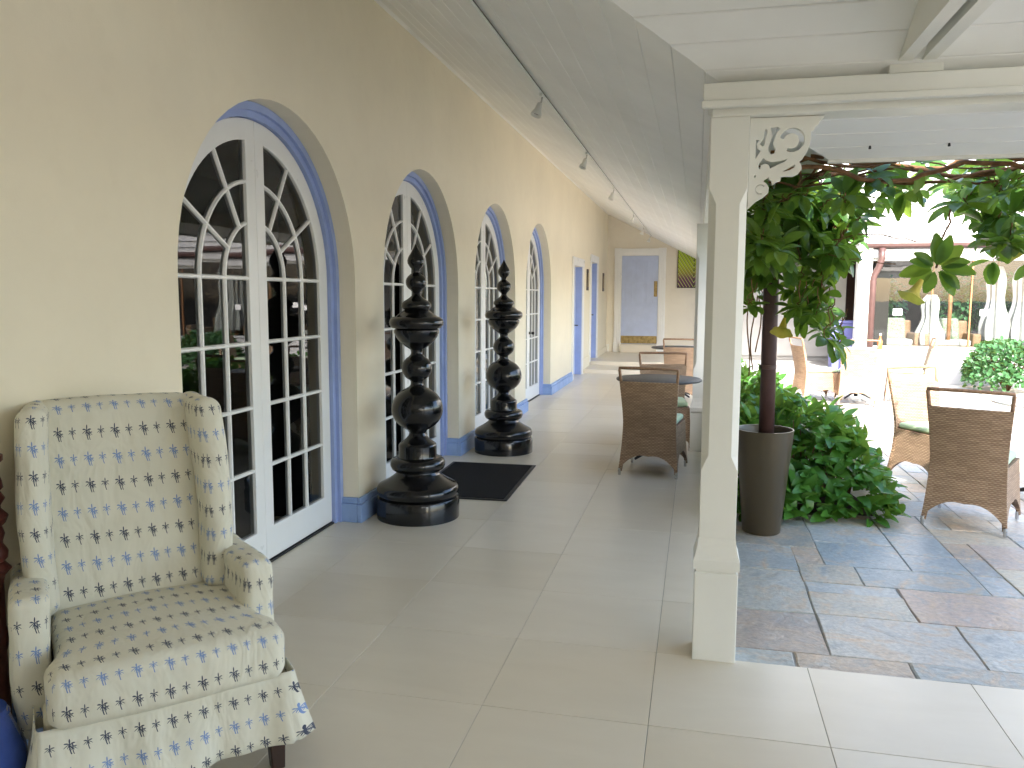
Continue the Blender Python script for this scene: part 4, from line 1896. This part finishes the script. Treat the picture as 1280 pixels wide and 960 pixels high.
    twig(at(1035, 318, 4.6), at(1120, 330, 4.5), .0025, .02)
    # nearest leaves become objects
    spots.sort(key=lambda s: (s[0] - EYE).length)
    tot = len(spots)
    pick = set(range(0, 270)) if tot > 270 else set(range(tot))
    mass = MB()
    for i, (p, d, up, s) in enumerate(spots):
        R = basis(d, up)
        k = rg.randrange(3)
        if i in pick:
            put_leaf(kinds[k][1], root, R, p - org, s)
        else:
            place_leaf(mass, kinds[k][0], R, p - org, s)
    o = mass.build('foliage', 'vine_leaf_mass', root, smooth=True)
    tag(o, kind='stuff')
    thick = [s for s in stems if s[1] > .0055]
    thin = MB()
    for pts, r in stems:
        q = [Vector(p) - org for p in pts]
        if r > .0055:
            MB().tube(q, r, 7).build('stem', 'stem_brown', root, smooth=True)
        else:
            thin.tube(q, r, 5)
    tag(thin.build('twigs', 'stem_brown', root, smooth=True), kind='stuff')
    # trumpet flowers
    for u, v, Y, tilt in ((1152, 350, 4.08, (-.45, -.2, -.8)), (981, 398, 4.9, (-.2, -.5, -.8)), (1262, 300, 4.6, (.4, -.1, -.6))):
        m = MB()
        n = 20

        def fn(a, t):
            an = a * 2 * pi
            r = .010 + .022 * t + .11 * max(0, t - .6) ** 1.4
            r *= 1 + .10 * cos(5 * an) * t
            return (r * cos(an), .105 * t - .02 * max(0, t - .8) * 2, r * sin(an))
        m.grid(n, 8, fn, flip=True)
        o = m.build('flower', 'petal', root, smooth=True)
        R = basis(Vector(tilt), Vector((0, 0, 1)))
        o.matrix_local = Matrix.Translation(at(u, v, Y) - org) @ R.to_4x4()


vine()


def leafy_bed():
    rg = random.Random(8)
    root = empty('leafy_bed', (.75, 7.6, 0))
    tag(root, 'dense mound of glossy green broad-leaved plants behind the planter', 'plants')
    org = Vector((.75, 7.6, 0))
    kinds = [leaf_mesh('bed_leaf_a', .13, .032, .3, .35, 'bed_leaf', 5, 'sp'), leaf_mesh('bed_leaf_b', .11, .036, .2, .5, 'bed_leaf', 5, 'sp'), leaf_mesh('bed_leaf_c', .15, .032, .5, .25, 'bed_leaf', 5, 'sp')]

    def height(x, y):
        # plan: x .17..1.45, y 5.55..10.2 ; right edge bulges near the front
        xr = 1.42 - max(0, y - 6.3) * .17 + .07 * sin(y * 4)
        xl = .20
        yf = 5.55 + .50 * max(0, (x - .85)) ** 1.2 + .05 * sin(x * 9)
        yb = 10.4
        if not (xl < x < xr and yf < y < yb):
            return 0
        e = min((xr - x) / .50, (y - yf) / .34, (yb - y) / .5, (x - xl) / .12, 1)
        h = .66 * (1 - (1 - e) ** 2.2)
        h *= 1 - .20 * max(0, (x - .5) / .9)
        return h + .07 * sin(x * 11 + y * 3) * e + .05 * sin(y * 8 + x * 5) * e
    spots = []
    tries = 0
    while len(spots) < 3300 and tries < 90000:
        tries += 1
        x, y = rg.uniform(.17, 1.5), 5.5 + 4.9 * rg.random() ** 1.5
        h = height(x, y)
        if h <= .02:
            continue
        z = h * (1 - .75 * rg.random() ** 2.0)
        e = .06
        g = Vector((height(x - e, y) - height(x + e, y), height(x, y - e) - height(x, y + e), 2 * e))
        n = g.normalized()
        if g.x > 1.0 or g.y > 1.0 or z < h * .8:
            n = (n + Vector((.3, -.5, .2))).normalized()
        d = (n * .55 + Vector((rg.uniform(-.8, .8), rg.uniform(-.9, .4), rg.uniform(-.35, .9)))).normalized()
        spots.append((Vector((x, y, max(.02, z))), d, (n + Vector((0, 0, .6))).normalized(), rg.uniform(.65, 1.2)))
    order = sorted(range(len(spots)), key=lambda i: (spots[i][0] - EYE).length - spots[i][0].z * .8)
    pick = set(order[:290])
    mass = MB()
    for i, (p, d, up, s) in enumerate(spots):
        R = basis(d, up)
        k = rg.randrange(3)
        if i in pick:
            put_leaf(kinds[k][1], root, R, p - org, s)
        else:
            place_leaf(mass, kinds[k][0], R, p - org, s)
    tag(mass.build('foliage', 'bed_leaf_mass', root, smooth=True), kind='stuff')
    st = MB()
    for i in range(160):
        x, y = rg.uniform(.3, 1.25), rg.uniform(5.8, 9.8)
        h = height(x, y)
        if h > .15:
            a = Vector((x, y, -.02)) - org
            st.tube([a, a + Vector((rg.uniform(-.05, .05), rg.uniform(-.05, .05), h * .5)), a + Vector((rg.uniform(-.1, .1), rg.uniform(-.1, .1), h * .92))], [.007, .006, .003], 5)
    tag(st.build('stalks', 'stem_brown', root, smooth=True), kind='stuff')
    so = MB()
    so.grid(12, 30, lambda u, v: (.2 + u * (1.05 - .55 * v), 5.75 + v * 4.6, .015 + .02 * sin(u * 9) * sin(v * 20)))
    o = so.build('soil', 'soil', root, smooth=True)
    o.location = -org


leafy_bed()


def round_bush(name, c, r, h, label, seed, n=1500, leaf=.05):
    rg = random.Random(seed)
    root = empty(name, (c[0], c[1], 0))
    tag(root, label, 'bush')
    lm, _ = leaf_mesh(name + '_leaf', leaf, leaf * .36, .3, .2, 'bush_leaf_mass', 3)
    D.meshes.remove(_)
    mass = MB()
    for i in range(n):
        d = Vector((rg.gauss(0, 1), rg.gauss(0, 1), abs(rg.gauss(0, 1)) * 1.0 - .15)).normalized()
        q = 1 - .35 * rg.random() ** 2
        bump = 1 + .12 * noise.noise(d * 3 + Vector((seed, 0, 0)))
        p = Vector((d.x * r * q * bump, d.y * r * q * bump, max(.03, h * .25 + d.z * h * .75 * q * bump)))
        dd = (d + Vector((rg.uniform(-.8, .8), rg.uniform(-.8, .8), rg.uniform(-.4, .8)))).normalized()
        place_leaf(mass, lm, basis(dd, (d + Vector((0, 0, .5))).normalized()), p, rg.uniform(.8, 1.4))
    tag(mass.build('foliage', 'bush_leaf_mass', root, smooth=True), kind='stuff')
    s = MB()
    for k in range(7):
        a = k * .9
        s.tube([(0.02 * cos(a), .02 * sin(a), -.02), (r * .3 * cos(a), r * .3 * sin(a), h * .4), (r * .6 * cos(a), r * .6 * sin(a), h * .7)], [.018, .012, .005], 6)
    s.build('trunk', 'stem_brown', root, smooth=True)


p = at(1262, 481, 14.2)
round_bush('round_bush', (4.95, 14.45), .62, .80, 'rounded clipped green bush against the white low wall', 4, 2600, .07)

# ================================================================== FAR BUILDING
YF = 15.3
fb = empty('sided_building', (5, YF, 0))
tag(fb, 'white clapboard building with large windows across the patio', 'building')
FO = Vector((5, YF, 0))


def fpart(m, name, mat, parent=None, **k):
    o = m.build(name, mat, parent or fb, **k)
    if parent is None:
        o.location = -FO
    return o


fpart(MB().box(2.78, 12, YF, YF + .22, -.3, .60).box(2.77, 12, YF - .03, YF + .24, .60, .64), 'low_wall', 'siding', bevel=.006)
fpart(MB().box(2.75, 2.98, YF - .045, YF + .20, -.3, 2.42), 'corner_column', 'white_paint', bevel=.01)
fpart(MB().box(.62, 12, YF - .02, YF + .1, 2.20, 2.34).box(.62, 3.4, YF + .1, YF + 3.0, 2.30, 2.36), 'eave_board', 'siding')
# siding boards above the gutter
z = 2.44
k = 0
while z < 6.0:
    h = .135
    m = MB()
    m.hexa([(.6, YF - .04, z), (.6, YF + .05, z), (12, YF + .05, z), (12, YF - .04, z)][::-1],
           [(.6, YF - .004, z + h + .01), (.6, YF + .05, z + h + .01), (12, YF + .05, z + h + .01), (12, YF - .004, z + h + .01)][::-1])
    fpart(m, 'siding_board', 'siding')
    z += h
fpart(MB().box(.6, 12, YF + .05, YF + .12, 2.36, 6.0), 'wall', 'siding')
# gutter and downpipe
m = MB()
prof_g = [(YF - .02, 2.47), (YF - .12, 2.47), (YF - .13, 2.43), (YF - .12, 2.385), (YF - .09, 2.36), (YF - .02, 2.36)]
n = len(prof_g)
m.add([(2.86, *p) for p in prof_g] + [(12, *p) for p in prof_g], [(i, (i + 1) % n, n + (i + 1) % n, n + i) for i in range(n)] + [tuple(range(n - 1, -1, -1)), tuple(range(n, 2 * n))])
fpart(m, 'gutter', 'pipe_brown')
fpart(MB().tube([(3.12, YF - .08, 2.36), (3.12, YF - .08, 2.18), (3.08, YF - .06, 2.02), (3.02, YF - .045, 1.9), (3.0, YF - .045, 1.8), (3.0, YF - .045, .12)], .055, 14), 'downpipe', 'pipe_brown', smooth=True)
# windows: frame, mullions, panes with stickers
fr = fpart(MB().box(2.95, 12, YF + .06, YF + .12, 2.14, 2.20).box(2.95, 3.0, YF + .06, YF + .12, .64, 2.14), 'window_frame', 'white_paint')
xw = 3.0
sizes = [1.62, 1.55, 1.55, 1.55, 1.55]
for i, sz in enumerate(sizes):
    x0, x1 = xw, xw + sz
    m = MB().add([(x0, YF + .09, .64), (x1, YF + .09, .64), (x1, YF + .09, 2.14), (x0, YF + .09, 2.14)], [(0, 1, 2, 3)])
    m.build('pane', 'window_glass', fr)
    MB().box(x1 - .012, x1 + .012, YF + .07, YF + .11, .64, 2.14).build('mullion', 'teak', fr)
    xw = x1
for u in (1122, 1231):
    p = at(u, 389, YF + .08)
    MB().box(p.x - .075, p.x + .075, YF + .078, YF + .084, 1.19, 1.30).build('sticker', 'sticker', fr)
# lounge behind the glass: raised floor, back wall, ceiling
m = MB()
m.box(2.99, 12, YF + .22, YF + 6, -.1, .30)
m.box(2.8, 12, YF + 6, YF + 6.1, 0, 3)
m.box(3.27, 3.34, YF + .24, YF + 6, .0, 2.6)
m.box(2.99, 3.27, YF + .24, YF + .3, .0, 2.3)
fpart(m, 'lounge_room', 'room')
# recessed side porch: siding wall, trim, dark doorway, platform
YP = 18.2
z = .24
while z < 2.3:
    h = .17
    m = MB()
    m.hexa([(.62, YP - .03, z), (.62, YP + .05, z), (2.82, YP + .05, z), (2.82, YP - .03, z)][::-1],
           [(.62, YP - .004, z + h + .01), (.62, YP + .05, z + h + .01), (2.82, YP + .05, z + h + .01), (2.82, YP - .004, z + h + .01)][::-1])
    fpart(m, 'siding_board', 'siding')
    z += h
fpart(MB().box(.6, 3.6, YP + .05, YP + .15, -.3, 2.4), 'wall', 'siding')
fpart(MB().box(2.83, 3.05, YP - .06, YP + .05, .2, 2.3), 'corner_trim', 'white_paint')
fpart(MB().box(3.06, 3.25, YP - .05, YP + .05, .2, 2.3), 'doorway_jamb', 'dark_wood')
fpart(MB().box(.62, 2.92, YF + .25, YP + .04, -.3, .15), 'porch_platform', 'siding', bevel=.01)

# blue bin on the side porch
bn = empty('wheeled_bin', (2.70, 16.3, .15))
tag(bn, 'lavender blue plastic bin on the side porch beside the white corner column', 'bin')
m = MB()
m.hexa([(-.19, -.2, .0), (.19, -.2, .0), (.19, .2, .0), (-.19, .2, .0)], [(-.225, -.24, .86), (.225, -.24, .86), (.225, .24, .86), (-.225, .24, .86)])
m.build('bin_body', 'bin_blue', bn, bevel=.015)
MB().box(-.245, .245, -.27, .26, .86, .91).build('lid', 'bin_blue', bn, bevel=.02)
MB().tube([(-.18, .27, .84), (.18, .27, .84)], .015, 8).build('handle', 'bin_blue', bn)


# lounge furniture behind the glass
def wicker_sofa(x, y, wd, label):
    r = empty('wicker_sofa', (x, y, .30))
    tag(r, label, 'sofa', 'wicker seats behind the window')
    m = MB()
    m.grid(6, 6, lambda u, v: ((u - .5) * wd, -.36, .02 + v * .33), lambda u, v: (u * wd, v * .33))
    b = MB().box(-wd / 2, wd / 2, -.35, .35, .02, .33).build('base', 'wicker_rail', r, bevel=.02)
    m.build('front_weave', 'wicker', r)
    MB().box(-wd / 2, wd / 2, .22, .36, .33, .78).build('backrest', 'wicker_rail', r, bevel=.03)
    for s in (-1, 1):
        MB().box(s * wd / 2 - .07, s * wd / 2 + .07, -.35, .3, .33, .56).build('arm', 'wicker_rail', r, bevel=.03)
        for yy in (-.3, .3):
            MB().box(s * (wd / 2 - .06) - .025, s * (wd / 2 - .06) + .025, yy - .025, yy + .025, 0, .03).build('foot', 'dark_wood', r)
    mobj('seat_cushion', rbox(wd / 2 - .08, .27, .06, .04, (6, 5, 1), 3), 'canvas_white', r, (0, -.06, .39))
    for k in range(max(1, int(wd / .6))):
        n = max(1, int(wd / .6))
        cx = (k - (n - 1) / 2) * .5
        mobj('cushion', rbox(.22, .06, .21, .05, (5, 2, 5), 3), 'floral', r, (cx, .10, .62), (radians(-16), 0, .05 * k))
    return r


wicker_sofa(3.55, YF + .75, .7, 'wicker armchair behind glass next to the brown downpipe')
wicker_sofa(4.45, YF + .72, .8, 'wicker seat with floral cushion behind glass beside the brown pole')
wicker_sofa(5.75, YF + .85, 1.2, 'wicker sofa with pale floral cushions behind glass beyond the bush')


def parasol(x, y, z, label, h=2.2, cz=(.55, 1.85)):
    r = empty('folded_parasol', (x, y, z))
    tag(r, label, 'parasol', 'folded white parasols')
    MB().lathe([(0, 0), (.2, 0), (.2, .05), (.04, .07), (0, .07)], 20).build('base', 'iron', r, smooth=True, ang=40)
    MB().tube([(0, 0, .06), (0, 0, h)], .022, 10).build('pole', 'teak', r, smooth=True)
    m = MB()

    def fn(u, v):
        a = u * 2 * pi
        rr = .05 + .14 * (1 - v) ** .7 + .03 * sin(v * 9)
        rr *= 1 + .33 * cos(8 * a + v * 1.5) + .12 * cos(3 * a + 5 * v) + .1 * sin(13 * a)
        return (rr * cos(a), rr * sin(a), cz[0] + (cz[1] - cz[0]) * v)
    m.grid(64, 12, fn)
    m.build('canopy', 'canvas_white', r, smooth=True)


parasol(4.12, YF + .55, .30, 'folded white parasol behind glass beside the brown pole', 2.0, (.35, 1.25))
parasol(5.15, YF + .5, .30, 'folded white parasol behind glass just above the round bush', 2.0, (.45, 1.75))
parasol(5.55, YF + .45, .30, 'folded white parasol behind glass farthest from the brown downpipe', 2.0, (.45, 1.75))
pp = empty('wooden_pole', (4.40, YF + .45, .30))
tag(pp, 'slim orange-brown wooden pole standing behind the window glass', 'pole')
MB().tube([(0, 0, .02), (0, 0, 1.8)], .035, 12).build('pole_shaft', 'teak', pp, smooth=True)
MB().lathe([(0, 0), (.12, 0), (.12, .03), (.04, .05), (0, .05)], 18).build('pole_base', 'iron', pp, smooth=True, ang=40)


def reflection_shrub(x, y, z, label, seed, h=1.5):  # greens added behind the panes in place of foliage reflected in them
    rg = random.Random(seed)
    r = empty('reflection_shrub', (x, y, z))
    tag(r, label, 'shrub', 'shrubs standing in for foliage reflected in the window')
    MB().lathe([(0, 0), (.15, 0), (.2, .3), (.21, .34), (.18, .34), (0, .32)], 24).build('pot', 'bronze', r, smooth=True, ang=40)
    MB().tube([(0, 0, .3), (.02, 0, .7), (-.02, .02, h * .8)], [.025, .02, .01], 8).build('trunk', 'stem_brown', r, smooth=True)
    lm, me = leaf_mesh('shrub_leaf', .10, .03, .3, .3, 'bush_leaf_mass', 3)
    D.meshes.remove(me)
    mass = MB()
    for i in range(700):
        d = Vector((rg.gauss(0, 1), rg.gauss(0, 1), rg.gauss(0, 1))).normalized()
        q = rg.random() ** .5
        p = Vector((d.x * .42 * q, d.y * .35 * q, h * .72 + d.z * .55 * q))
        dd = (d + Vector((rg.uniform(-1, 1), rg.uniform(-1, 1), rg.uniform(-1, .6)))).normalized()
        place_leaf(mass, lm, basis(dd, Vector((0, -.5, 1))), p, rg.uniform(.7, 1.3))
    tag(mass.build('foliage', 'bush_leaf_mass', r, smooth=True), kind='stuff')


reflection_shrub(3.5, YF + 1.6, .30, 'leafy shrub standing in for foliage reflected in the glass near the brown downpipe', 2)
reflection_shrub(4.85, YF + 1.3, .30, 'leafy shrub standing in for foliage reflected in the glass beside the folded parasols', 6)
reflection_shrub(5.6, YF + 1.5, .30, 'leafy shrub standing in for foliage reflected in the glass behind the wicker sofa', 9)
